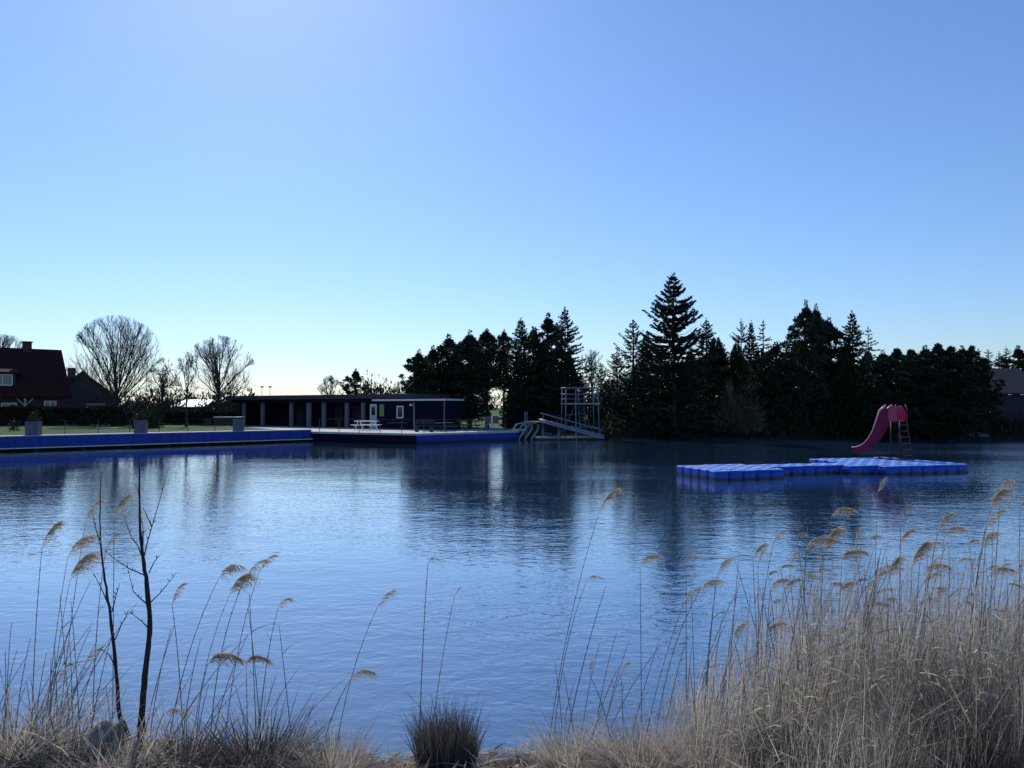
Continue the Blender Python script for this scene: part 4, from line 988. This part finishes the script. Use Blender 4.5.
def plume_mesh(seed, L=.24, rich=1.0, nod=.4, spread=1.0):
    """reed plume at the origin: its axis goes on up the stem and bends to +x, hair-fine branches stream downwind off it"""
    rng = np.random.default_rng(seed); s = Strands()
    n = int(150 * rich); t = rng.uniform(0, 1, n) ** .85
    ax = np.stack([L * (.10 * t + (.15 + .75 * nod) * t ** 2), rng.normal(size=n) * .003, L * (1.0 * t - (.12 + .85 * nod) * t ** 2.1)], 1)
    tx = .10 + 2 * (.15 + .75 * nod) * t; tz = 1 - 2.1 * (.12 + .85 * nod) * t ** 1.1
    d = np.stack([tx + .45 * spread + rng.normal(size=n) * .22, rng.normal(size=n) * .26, tz * .9 + rng.normal(size=n) * .2], 1)
    d /= np.linalg.norm(d, axis=1, keepdims=True)
    ln = L * rng.uniform(.25, .62, n) * (1 - .5 * t) * (.6 + .4 * spread)
    bend = np.stack([rng.uniform(.1, .5, n) * spread, rng.normal(size=n) * .1, -rng.uniform(.15, .75, n) * (.5 + nod)], 1)
    s.blades(ax, d, ln, rng.uniform(.0015, .0032, n), bend, rng)
    m = int(280 * rich); pick = rng.integers(0, n, m); u = rng.uniform(.25, 1, m)[:, None]   # little spikelets along the branches
    P = ax[pick] + d[pick] * ln[pick][:, None] * u + bend[pick] * ln[pick][:, None] * u ** 2
    dd = d[pick] + bend[pick] * 1.4 + rng.normal(size=(m, 3)) * .3; dd /= np.linalg.norm(dd, axis=1, keepdims=True)
    s.blades(P, dd, rng.uniform(.010, .026, m), rng.uniform(.0018, .0042, m), np.zeros((m, 3)), rng)
    return s.mesh('plume', M['plume'])
PLUMES = [plume_mesh(200 + k, L_, ri, no, sp_) for k, (L_, ri, no, sp_) in enumerate([(.25, .9, .15, .7), (.24, .7, .32, 1.0), (.25, 1.2, .22, 1.1), (.21, .5, .16, .6), (.21, 1.2, .60, .9), (.23, .8, .50, 1.1), (.19, 1.1, .70, .8), (.27, .6, .04, .45)])]
SLIM = [plume_mesh(220 + k, .17, .35, [.3, .6, .1][k], .6) for k in range(3)]

def reed(base, tip, label, group, plume=None, pscale=1.0, pyaw=0.0, leaves=3, r=.0036, seed=0, bow=.5):
    """one reed: stem, leaves and (if given) its plume"""
    rng = np.random.default_rng(seed + 5000)
    t = thing('reed', label, 'reed', base, 0, group)
    b = Vector((0, 0, -.05)); e = Vector(tip) - Vector(base); c = Vector((e.x * (.5 - .36 * bow), e.y * .4, e.z * (.5 + .1 * bow)))
    pts = []
    for i in range(9):
        u = i / 8; pts.append(b * (1 - u) ** 2 + c * 2 * u * (1 - u) + e * u * u)
    st = MB(); st.tube(pts, [r * (1.15 - .6 * i / 8) for i in range(9)], 5)
    for i in range(1, 8): # nodes
        q = pts[i]; dq = (pts[i + 1] - pts[i - 1]).normalized() * .006; st.tube([q - dq, q, q + dq], [r * .9, r * 1.45, r * .9], 5)
    st.build('stem', M['reedstem'], t, True)
    if leaves:
        s = Strands(); idx_ = rng.integers(1, 7, leaves); bp = np.array([list(pts[i]) for i in idx_])
        az = rng.normal(size=leaves) * .9
        d = np.stack([np.cos(az) * .55, np.sin(az) * .55, rng.uniform(.5, 1.2, leaves)], 1) * np.array([rng.choice([-1, 1, 1], leaves), np.ones(leaves), np.ones(leaves)]).T
        d /= np.linalg.norm(d, axis=1, keepdims=True)
        s.blades(bp, d, rng.uniform(.12, .34, leaves), rng.uniform(.005, .010, leaves), np.stack([rng.uniform(0, .5, leaves), rng.normal(size=leaves) * .2, -rng.uniform(.2, 1.0, leaves)], 1), rng, 6)
        link_mesh('leaves', s.mesh('leaves', M['reedleaf']), t)
    if plume is not None:
        dirn = (pts[8] - pts[7]).normalized()
        o = link_mesh('plume', plume, t, pts[8] - dirn * .01)
        o.rotation_euler = (0, math.atan2(dirn.x, dirn.z) * .8, pyaw); o.scale = (pscale,) * 3
    return t

def at_base(px, Y):
    x = (px - 512) / F * Y; return Vector((x, Y, max(-.15, gz(x, Y))))
GR = 'tall dry reeds at the near water edge'
HERO = [  # base px, base Y, tip px, tip py, plume kind, scale, label
    (38, 5.9, 42, 548, 0, .95, 'upright reed at the left edge with a plume trailing right'),
    (50, 5.8, 68, 556, 1, 1.0, 'reed with a raggy plume second from the left edge'),
    (54, 6.0, 70, 580, 2, 1.15, 'reed with the fullest fan-shaped plume at the left'),
    (64, 6.1, 86, 520, 3, .9, 'tall reed with a faint plume just left of the thin dark sapling'),
    (118, 6.1, 114, 518, 0, .8, 'tall reed with a brown plume between the two dark saplings'),
    (98, 6.2, 106, 548, 3, .7, 'reed with a small faint plume beside the thin dark sapling'),
    (172, 5.8, 219, 578, 1, 1.0, 'leaning reed with two-stranded plume right of the thick dark sapling'),
    (196, 5.8, 230, 594, 2, 1.1, 'reed with a heavy brush-like plume right of the thick dark sapling'),
    (214, 5.9, 246, 576, 3, .85, 'reed with a small dark plume just behind the heavy brush-like one'),
    (228, 5.9, 260, 570, 3, .75, 'long leaning reed with a slim plume pointing right, above the heavy plume'),
    (188, 6.0, 172, 604, 3, .8, 'reed with a narrow plume close right of the thick dark sapling'),
    (200, 5.6, 208, 664, 4, 1.1, 'short reed with a fluffy drooping plume like a mop'),
    (252, 5.6, 246, 664, 6, .9, 'short reed with a grey curled plume right of the mop-like plume'),
    (70, 5.7, 84, 664, 3, .8, 'short reed with a small brown plume left of the thin sapling foot'),
    (58, 5.7, 57, 684, 3, .8, 'short upright reed with a thin hanging plume at the left'),
    (262, 5.8, 278, 608, 9, .8, 'thin reed with a tiny dark tip right of the mop-like plume'),
    (158, 5.6, 164, 714, 9, 1.0, 'low reed with a small plume right at the foot of the thick sapling'),
    (336, 5.7, 378, 606, 9, 1.0, 'lone leaning reed with a small three-fingered plume left of the dark tussock'),
    (322, 5.6, 350, 680, 5, .85, 'low reed with a flat sideways plume left of the dark tussock'),
    (420, 5.7, 428, 562, 9, .7, 'hair-thin upright reed rising from the dark tussock'),
    (430, 5.7, 455, 594, 9, .5, 'hair-thin leaning reed with a tiny tip at the dark tussock'),
    (546, 5.8, 600, 510, 0, .95, 'very tall bowed reed alone against the water in the middle'),
    (552, 5.9, 587, 580, 9, .9, 'tall reed with a pale narrow plume right below the bowed tall reed'),
    (562, 5.9, 606, 586, None, 1, 'bare leaning reed right beside the pale narrow plume'),
    (640, 6.2, 640, 566, 5, .9, 'faint thin reed with a flat plume against the tree reflection'),
    (684, 6.3, 686, 560, 9, .8, 'thin reed with a small yellowish plume at the left of the reed bed'),
    (700, 6.1, 718, 574, 1, .9, 'reed with a yellowish plume standing up at the left of the reed bed'),
    (652, 5.8, 700, 590, 1, .9, 'strongly leaning reed with a long plume at the left of the reed bed'),
    (640, 5.8, 684, 602, 3, .9, 'leaning reed with a thin plume just below the long leaning plume'),
    (756, 6.2, 758, 562, 9, .8, 'upright reed with a small oval plume in the reed bed'),
    (760, 6.0, 770, 592, 5, 1.0, 'reed with a brown sideways plume in the left part of the reed bed'),
    (748, 5.6, 734, 640, 1, .8, 'short dark-stemmed reed with a pale upright plume'),
    (612, 5.6, 590, 676, 9, .8, 'low reed with a small greenish-white tuft, left of its pair'),
    (622, 5.6, 621, 675, 9, .8, 'low reed with a small greenish-white tuft, right of its pair'),
    (760, 5.5, 748, 664, None, 1, 'broken reed with a bright white tip'),
    (868, 6.6, 878, 492, 9, .9, 'reed whose plume stands in front of the blue platform edge'),
    (893, 6.4, 901, 518, 9, 1.0, 'reed with a white upright plume right of the platform reflection'),
    (800, 6.2, 832, 516, 5, .9, 'reed with the dark plume topping the left of the reed bed'),
    (796, 6.1, 806, 550, 5, 1.1, 'reed with a wide brown plume at the left shoulder of the reed bed'),
    (812, 6.0, 824, 552, 2, 1.1, 'reed with a big pale plume at the crown of the reed bed'),
    (832, 6.1, 842, 560, 4, 1.1, 'reed with a pale feathery plume right of the big pale plume'),
    (930, 6.3, 944, 536, 5, .9, 'reed with a flat brown plume in the right part of the reed bed'),
    (905, 5.9, 912, 566, 2, 1.1, 'reed with a reddish-brown spreading plume'),
    (918, 5.9, 926, 572, 4, 1.0, 'reed with a brown tufted plume right of the reddish-brown one'),
    (880, 6.0, 888, 578, 2, 1.0, 'reed with a pale drooping plume in the middle of the reed bed'),
    (960, 5.6, 990, 508, 2, 1.0, 'tall reed with a dark double plume near the right edge'),
    (985, 5.8, 1001, 490, 5, .8, 'tallest reed at the right edge with a small curved plume'),
    (952, 5.7, 986, 528, 3, 1.0, 'leaning reed with a narrow brown plume under the dark double plume'),
    (940, 5.7, 982, 548, 1, 1.0, 'leaning reed with a pale ragged plume at the right'),
    (968, 5.6, 988, 576, 5, .9, 'reed with a low brown plume at the right'),
    (932, 5.5, 932, 606, 3, .8, 'reed with a hooked dark plume amid the bare stalks'),
    (776, 5.8, 768, 634, 4, .9, 'short reed with a fuzzy plume in the left part of the reed bed'),
    (1012, 5.0, 1020, 505, 1, .8, 'reed cut by the right edge of the photograph'),
    (852, 5.2, 905, 690, None, 1, 'pale leaning reed stalk low in the reed bed'),
    (896, 4.9, 985, 652, None, 1, 'long straight pale reed lying diagonally across the reed bed'),
    (930, 4.8, 1018, 640, None, 1, 'pale diagonal reed nearest the right edge'),
]
for k, (bp, bY, tp, ty, pk, ps, lb) in enumerate(HERO):
    base = at_base(bp, bY); tip = W(tp, ty, bY + rnd.uniform(-.15, .15))
    pl = None if pk is None else (SLIM[k % 3] if pk == 9 else PLUMES[pk])
    reed(base, tip, lb, GR, pl, ps * (1.2 if bp < 400 else 1.0), rnd.uniform(-.5, .5), bow=.05 if 'diagonal' in lb else rnd.uniform(.3, 1.0), leaves=rnd.choice([0, 1, 1, 2, 3]), r=rnd.uniform(.0028, .0042), seed=k)

# bulk reeds: a few kinds, copied
def copy_tree(o, parent=None):
    c = o.copy(); C.objects.link(c); c.parent = parent
    for ch in o.children: copy_tree(ch, c)
    return c
def proto_reed(k, h, plume):
    lean = [.1, .2, -.05, .32, .15, .0, .25, .08][k % 8] * h
    return reed(Vector((0, 0, 0)), Vector((lean, rnd.uniform(-.1, .1), h)), '', '', PLUMES[(k * 3) % 8] if plume else None, rnd.uniform(.5, .85), rnd.uniform(-1.2, 1.2), leaves=5 if not plume else 4, r=.0036, seed=900 + k)
PR = [proto_reed(k, 1.6, False) for k in range(10)]; PP = [proto_reed(k, 1.6, True) for k in range(8)]
used = set()
def put(protos, px, Y, top, label, group):
    base = at_base(px, Y); h = W(px, top, Y).z - base.z
    if h < .15: return
    pr = rnd.choice(protos)
    o = pr if pr not in used else copy_tree(pr); used.add(pr)
    o.location = base; o.rotation_euler = (0, rnd.gauss(.02, .09), rnd.uniform(-.9, .9)); o.scale = (1.0, 1.0, h / 1.6)
    o['label'] = label; o['group'] = group
for k in range(122):
    px = 680 + 355 * rnd.random() ** .85; Y = rnd.uniform(5.2, 6.7)
    top = 588 + rnd.gauss(0, 36) + max(0, (790 - px)) * .5
    put(PR, px, Y, max(520, top), 'bare dry reed stalk standing among its like in the right-hand reed bed', 'bare reed stalks in the right-hand reed bed')
for k in range(62):
    px = 745 + 285 * rnd.random(); Y = rnd.uniform(5.5, 6.7)
    put(PP, px, Y, max(528, 578 + rnd.gauss(0, 32)), 'dry reed with a pale plume deep inside the right-hand reed bed', 'plumed reeds inside the right-hand reed bed')
for k in range(66):
    px = (-12 + 330 * rnd.random() ** 1.15) if k % 2 else rnd.gauss(48, 26); Y = rnd.uniform(5.4, 6.3)
    put(PR, px, Y, max(590, 655 + rnd.gauss(0, 34)), 'thin bare reed stalk among the plumed reeds on the left bank', 'bare reed stalks on the left bank')
for k in range(16):
    px = rnd.uniform(560, 720); Y = rnd.uniform(5.6, 6.4)
    put(PR, px, Y, max(610, 655 + rnd.gauss(0, 24)), 'thin bare reed stalk standing in the gap left of the reed bed', 'bare reed stalks left of the reed bed')

for pr in PR + PP:
    if pr not in used:
        for ch in list(pr.children): bpy.data.objects.remove(ch)
        bpy.data.objects.remove(pr)

# dense reed undergrowth, litter
rng = np.random.default_rng(77)
s = Strands(); n = 7800
px = 640 + 420 * rng.uniform(0, 1, n) ** .75; Y = rng.uniform(4.3, 6.7, n)
x = (px - 512) / F * Y; z = np.maximum(-.1, ground_z(x, Y))
full = np.clip((px - 630) / 170, .12, 1)
hmax = full * (.74 + .22 * np.sin(px * .031) + .16 * np.sin(px * .087 + Y * 3) + .55 * rng.uniform(0, 1, n) ** 2)
hmax = np.where(Y < 5.2, hmax * .62, hmax) * rng.uniform(.2, 1.05, n); hmax = hmax * np.where(px > 930, 1.25, 1)
d = np.stack([rng.normal(size=n) * .13 + .05, rng.normal(size=n) * .13, np.ones(n)], 1)
s.blades(np.stack([x, Y, z - .03], 1), d, hmax, rng.uniform(.0020, .0050, n), np.stack([rng.normal(size=n) * .07 + .03, rng.normal(size=n) * .06, -rng.uniform(0, .12, n)], 1), rng)
n = 3000                                                                     # straight bare stalks too many to count
px = 660 + 400 * rng.uniform(0, 1, n) ** .8; Y = rng.uniform(5.1, 6.8, n); x = (px - 512) / F * Y; z = np.maximum(-.1, ground_z(x, Y))
d = np.stack([rng.normal(size=n) * .12 + .07, rng.normal(size=n) * .10, np.ones(n)], 1)
s.blades(np.stack([x, Y, z - .03], 1), d, np.clip((px - 600) / 190, .25, 1) * rng.uniform(.6, 1.55, n), rng.uniform(.0028, .0052, n), np.stack([rng.normal(size=n) * .04 + .03, rng.normal(size=n) * .03, 0 * px], 1), rng)
n = 4200                                                                     # short leaf ends and husks at all heights
px = 660 + 390 * rng.uniform(0, 1, n) ** .75; Y = rng.uniform(4.5, 6.6, n); x = (px - 512) / F * Y; z = np.maximum(-.05, ground_z(x, Y))
d = np.stack([rng.normal(size=n) * .7 + .2, rng.normal(size=n) * .4, rng.uniform(-.3, .9, n)], 1); d /= np.linalg.norm(d, axis=1, keepdims=True)
s.blades(np.stack([x, Y, z + rng.uniform(.05, 1, n) ** 1.2 * .95 * np.clip((px - 640) / 170, .2, 1)], 1), d, rng.uniform(.04, .14, n), rng.uniform(.004, .009, n), np.stack([rng.normal(size=n) * .3, rng.normal(size=n) * .3, -rng.uniform(.1, .9, n)], 1), rng)
n = 520                                                                      # leaning and broken ones
px = 720 + 330 * rng.uniform(0, 1, n); Y = rng.uniform(4.4, 6.2, n); x = (px - 512) / F * Y; z = np.maximum(-.05, ground_z(x, Y))
d = np.stack([rng.normal(size=n) * .8 + .35, rng.normal(size=n) * .3, rng.uniform(.3, 1.1, n)], 1); d /= np.linalg.norm(d, axis=1, keepdims=True)
s.blades(np.stack([x, Y, z + rng.uniform(0, .4, n)], 1), d, rng.uniform(.2, .6, n), rng.uniform(.003, .006, n), np.stack([rng.normal(size=n) * .05, rng.normal(size=n) * .05, -rng.uniform(0, .12, n)], 1), rng)
o = link_mesh('reed_undergrowth', s.mesh('reed_undergrowth', M['straw'])); tag(o, 'tangle of grey dry reed stems and leaves filling the right bank', 'reeds', kind='stuff')
s = Strands(); n = 620
px = rng.uniform(-20, 330, n); Y = rng.uniform(5.0, 6.1, n); x = (px - 512) / F * Y; z = np.maximum(-.1, ground_z(x, Y))
d = np.stack([rng.normal(size=n) * .25 + .05, rng.normal(size=n) * .2, np.ones(n)], 1)
s.blades(np.stack([x, Y, z - .03], 1), d, rng.uniform(.15, .75, n) * np.clip(1.25 - px / 400, .5, 1), rng.uniform(.0025, .006, n), np.stack([rng.normal(size=n) * .25, rng.normal(size=n) * .2, -rng.uniform(0, .35, n)], 1), rng)
o = link_mesh('reed_undergrowth', s.mesh('reed_undergrowth', M['straw'])); tag(o, 'loose dry grass stems between the reeds on the left bank', 'grass', kind='stuff')
s = Strands(); n = 15000
x = rng.uniform(-6.5, 7, n); Y = rng.uniform(3.2, 6.1, n); dd = lake_sd(x, Y); k = dd > -.05; x = x[k]; Y = Y[k]; n = len(x); z = ground_z(x, Y)
az = rng.uniform(0, 6.28, n); d = np.stack([np.cos(az), np.sin(az), rng.uniform(0, .75, n)], 1)
s.blades(np.stack([x, Y, z + rng.uniform(0, .06, n)], 1), d, rng.uniform(.06, .22, n), rng.uniform(.006, .018, n), np.stack([rng.normal(size=n) * .45, rng.normal(size=n) * .45, -rng.uniform(0, .7, n)], 1), rng)
o = link_mesh('grass_litter', s.mesh('grass_litter', M['litter'])); tag(o, 'matted pale dry grass lying over the near bank', 'dry grass', kind='stuff')

def tussock(px, Y, h, r, label, seed, m='straw', upright=.5, n=1000, w=.006, loops=.4):
    rng = np.random.default_rng(seed); base = at_base(px, Y); base.z = max(0, base.z)
    t = thing('grass_tussock', label, 'grass tussock', base, 0, 'grass tussocks along the near bank')
    s = Strands(); rr = r * .55 * np.sqrt(rng.uniform(0, 1, n)); az = rng.uniform(0, 6.28, n)
    b = np.stack([np.cos(az) * rr, np.sin(az) * rr, np.full(n, -.04)], 1)
    out = (rr / r)[:, None] * np.stack([np.cos(az), np.sin(az), 0 * az], 1)
    d = out * (1.25 - upright) * (.7 if upright > .9 else 1) + rng.normal(size=(n, 3)) * (.085 if upright > .9 else .16) + np.array([0, 0, 1.0]); d /= np.linalg.norm(d, axis=1, keepdims=True)
    ln = h * (rng.uniform(.45, 1.05, n) ** .8 if upright > .9 else rng.uniform(.45, 1.15, n)) * (1.1 - .3 * rr / r)
    droop = rng.uniform(0, loops, n)
    bend = out * (1 - upright) * 1.2 + rng.normal(size=(n, 3)) * (.12 if upright > .9 else .18) + np.stack([0 * az, 0 * az, -droop], 1)
    s.blades(b, d, ln, rng.uniform(.5, 1.3, n) * w, bend, rng, 6)
    link_mesh('blades', s.mesh('blades', M[m]), t)
    s = Strands(); n2 = n // 5
    az = rng.uniform(0, 6.28, n2); b = np.stack([np.cos(az) * r * .5, np.sin(az) * r * .5, np.full(n2, h * .1)], 1)
    d = np.stack([np.cos(az) * .8, np.sin(az) * .8, rng.uniform(.1, .6, n2)], 1)
    s.blades(b, d, h * rng.uniform(.3, .7, n2), rng.uniform(.6, 1.4, n2) * w, np.stack([0 * az, 0 * az, -rng.uniform(.4, 1.2, n2)], 1), rng, 6)
    link_mesh('hanging_blades', s.mesh('hanging_blades', M['litter']), t)
for a in [
    (447, 5.35, .47, .33, 'dark upright tussock standing alone at the water edge in the middle', 401, 'darkstraw', .92, 1700, .008, .16),
    (262, 5.15, .44, .46, 'domed pale tussock left of the dark upright one, with drooping straw', 402, 'darkstraw', .2, 1900, .011, 1.2),
    (338, 5.2, .38, .32, 'smaller pale tussock between the domed one and the dark upright one', 403, 'straw', .5, 900, .006, .5),
    (10, 5.1, .52, .32, 'drooping tussock at the left edge', 404, 'straw', .25, 1000, .011, 1.1),
    (66, 5.05, .42, .32, 'tangled tussock left of the pale stump', 405, 'darkstraw', .3, 900, .011, 1.1),
    (128, 5.0, .32, .26, 'tangled tussock at the foot of the two saplings', 406, 'straw', .3, 800, .011, 1.1),
    (190, 5.2, .34, .32, 'low tussock right of the thick sapling', 407, 'darkstraw', .3, 900, .010, 1.0),
    (570, 5.3, .42, .28, 'grey tussock below the very tall bowed reed', 408, 'straw', .45, 1100, .006, .6),
    (640, 5.2, .42, .36, 'pale shaggy tussock at the left foot of the reed bed', 409, 'straw', .45, 1300, .007, .6),
    (700, 5.1, .42, .34, 'pale bristly tussock second at the foot of the reed bed', 410, 'litter', .55, 1200, .006, .4),
    (100, 4.9, .30, .22, 'small straw tuft in front of the pale stump', 416, 'litter', .4, 420, .010, .9),
    (520, 5.15, .20, .26, 'flat low tussock right of the dark upright one', 411, 'darkstraw', .4, 700, .006, .6),
    (398, 5.1, .18, .24, 'flat low tussock left of the dark upright one', 412, 'straw', .4, 600, .006, .6),
    (985, 4.6, .85, .42, 'big dark tangled tussock in the lower right corner', 413, 'darkstraw', .6, 1700, .006, .4),
    (790, 4.9, .46, .4, 'brownish tussock inside the foot of the reed bed', 414, 'darkstraw', .6, 1200, .006, .4),
    (880, 4.8, .5, .4, 'straw tussock low in the middle of the reed bed', 415, 'straw', .6, 1200, .006, .4),
]: tussock(*a)

# ------------------------------------------------------------------ two dark saplings and the stump
def sapling(main, radii, branches, Y, label):
    b = W(main[0][0], main[0][1], Y); b.z = gz(b.x, Y)
    t = thing('sapling', label, 'sapling', b, 0)
    pts = [W(px, py, Y) - b for px, py in main]; pts[0] = Vector((pts[0].x, 0, -.1))
    sm = []
    rr = []
    for i in range(len(pts) - 1):
        a0 = pts[max(0, i - 1)]; a1 = pts[i]; a2 = pts[i + 1]; a3 = pts[min(len(pts) - 1, i + 2)]
        for k in range(4):
            u = k / 4; sm.append(.5 * (2 * a1 + (a2 - a0) * u + (2 * a0 - 5 * a1 + 4 * a2 - a3) * u * u + (3 * a1 - a0 - 3 * a2 + a3) * u ** 3) + Vector((rnd.gauss(0, .0015), rnd.gauss(0, .003), 0))); rr.append(radii[i] * (1 - u) + radii[i + 1] * u)
    sm.append(pts[-1]); rr.append(radii[-1])
    MB().tube(sm, [q * .64 * rnd.uniform(.9, 1.15) for q in rr], 8).build('trunk', M['sapling'], t, True)
    for br in branches:
        q = [W(px, py, Y) - b for px, py in br]; dy = rnd.uniform(-.25, .25)
        q = [p_ + Vector((0, dy * i / len(q), 0)) for i, p_ in enumerate(q)]
        mb = MB(); n = len(q); mb.tube(q, [.0050 * (1 - .7 * i / (n - 1)) for i in range(n)], 6)
        for i in range(1, n):                                                # buds and side twigs
            for _ in range(2):
                u = rnd.random(); p_ = q[i - 1].lerp(q[i], u); mb.tube([p_, p_ + Vector((rnd.gauss(0, .012), rnd.gauss(0, .012), rnd.uniform(.008, .03)))], [.004, .0015], 4)
        mb.build('branch', M['sapling'], t, True)
sapling([(140, 756), (142, 715), (145, 676), (149, 640), (150, 619), (147, 584), (143, 557), (140, 518), (139, 456)], [.044, .037, .032, .029, .027, .025, .020, .014, .005],
        [[(144, 557), (148, 540), (152, 527), (160, 500), (169, 467)], [(142, 557), (137, 545), (132, 540), (127, 530), (123, 518)], [(144, 575), (132, 567), (124, 558), (113, 545)], [(149, 573), (158, 560), (168, 551)], [(150, 603), (160, 592), (172, 575)], [(147, 604), (138, 598), (131, 592), (125, 571)], [(150, 630), (143, 620), (132, 610)], [(143, 545), (141, 530), (137, 520)], [(140, 500), (136, 485)], [(152, 527), (150, 505)]], 5.75, 'thicker dark forked sapling with upswept twigs on the left bank')
sapling([(130, 752), (126, 730), (119, 711), (115, 659), (110, 615), (106, 588), (102, 557), (100, 518), (101, 472)], [.034, .030, .024, .019, .016, .013, .010, .008, .003],
        [[(108, 604), (98, 590), (86, 575)], [(112, 612), (116, 596), (120, 582)], [(115, 640), (120, 625), (124, 615)], [(101, 545), (95, 528), (91, 512)], [(116, 668), (108, 655), (98, 650)], [(104, 580), (110, 560)]], 5.85, 'thinner dark sapling leaning left of the thicker forked one')
pb = W(107, 742, 5.2); pb.z = gz(pb.x, 5.2)
t = thing('stump', 'pale rounded broken stump with a bright sunlit rim among the grass', 'stump', pb); t.scale = (.95, .95, 1.0)
rng = np.random.default_rng(9); mb = MB(); nr, na = 10, 18
for i in range(nr):
    v = i / (nr - 1); zz = .27 * math.sin(v * PI / 2)
    for k in range(na):
        an = 2 * PI * k / na
        rad = .118 * (.06 + math.cos(v * PI / 2) ** .7) * (1 + .12 * math.sin(3 * an + 1) + .08 * math.sin(7 * an + v * 5) + rng.normal() * .025)
        mb.v.append((math.cos(an) * rad - .02 * v, math.sin(an) * rad * .8, zz + .022 * math.sin(2 * an + 1) * v + rng.normal() * .006))
for i in range(nr - 1):
    for k in range(na): k2 = (k + 1) % na; mb.f.append((i * na + k, i * na + k2, (i + 1) * na + k2, (i + 1) * na + k))
mb.f.append(tuple((nr - 1) * na + k for k in range(na)))
mb.build('wood', M['stump'], t, True)
sh = MB()
for k in range(5):
    an = rng.uniform(-.6, 1.0); c = Vector((math.cos(an) * .085, math.sin(an) * .06, .15))
    sh.tube([c, c + Vector((.012, 0, .07)), c + Vector((.02, 0, .12 + .03 * rng.uniform()))], [.028, .018, .006], 5)
sh.build('splinters', M['stump'], t)
s = Strands(); n = 60; az = rng.uniform(1.4, 4.2, n); el = rng.uniform(.85, 1.5, n)
b = np.stack([np.cos(az) * np.cos(el) * .118, np.sin(az) * np.cos(el) * .095, .245 * np.sin(el)], 1)
s.blades(b, np.stack([np.cos(az) * .45 - .1, np.sin(az) * .2, np.full(n, 1.0)], 1), rng.uniform(.035, .085, n), rng.uniform(.010, .022, n), np.stack([np.cos(az) * .4, np.sin(az) * .4, -rng.uniform(.3, 1, n)], 1), rng)
link_mesh('sunlit_rim', s.mesh('sunlit_rim', leafmat('pale_sunlit_rim', (.5, .47, .42), (.8, .78, .72), .5)), t)  # pale translucent shards added to imitate the stump's sunlit rim
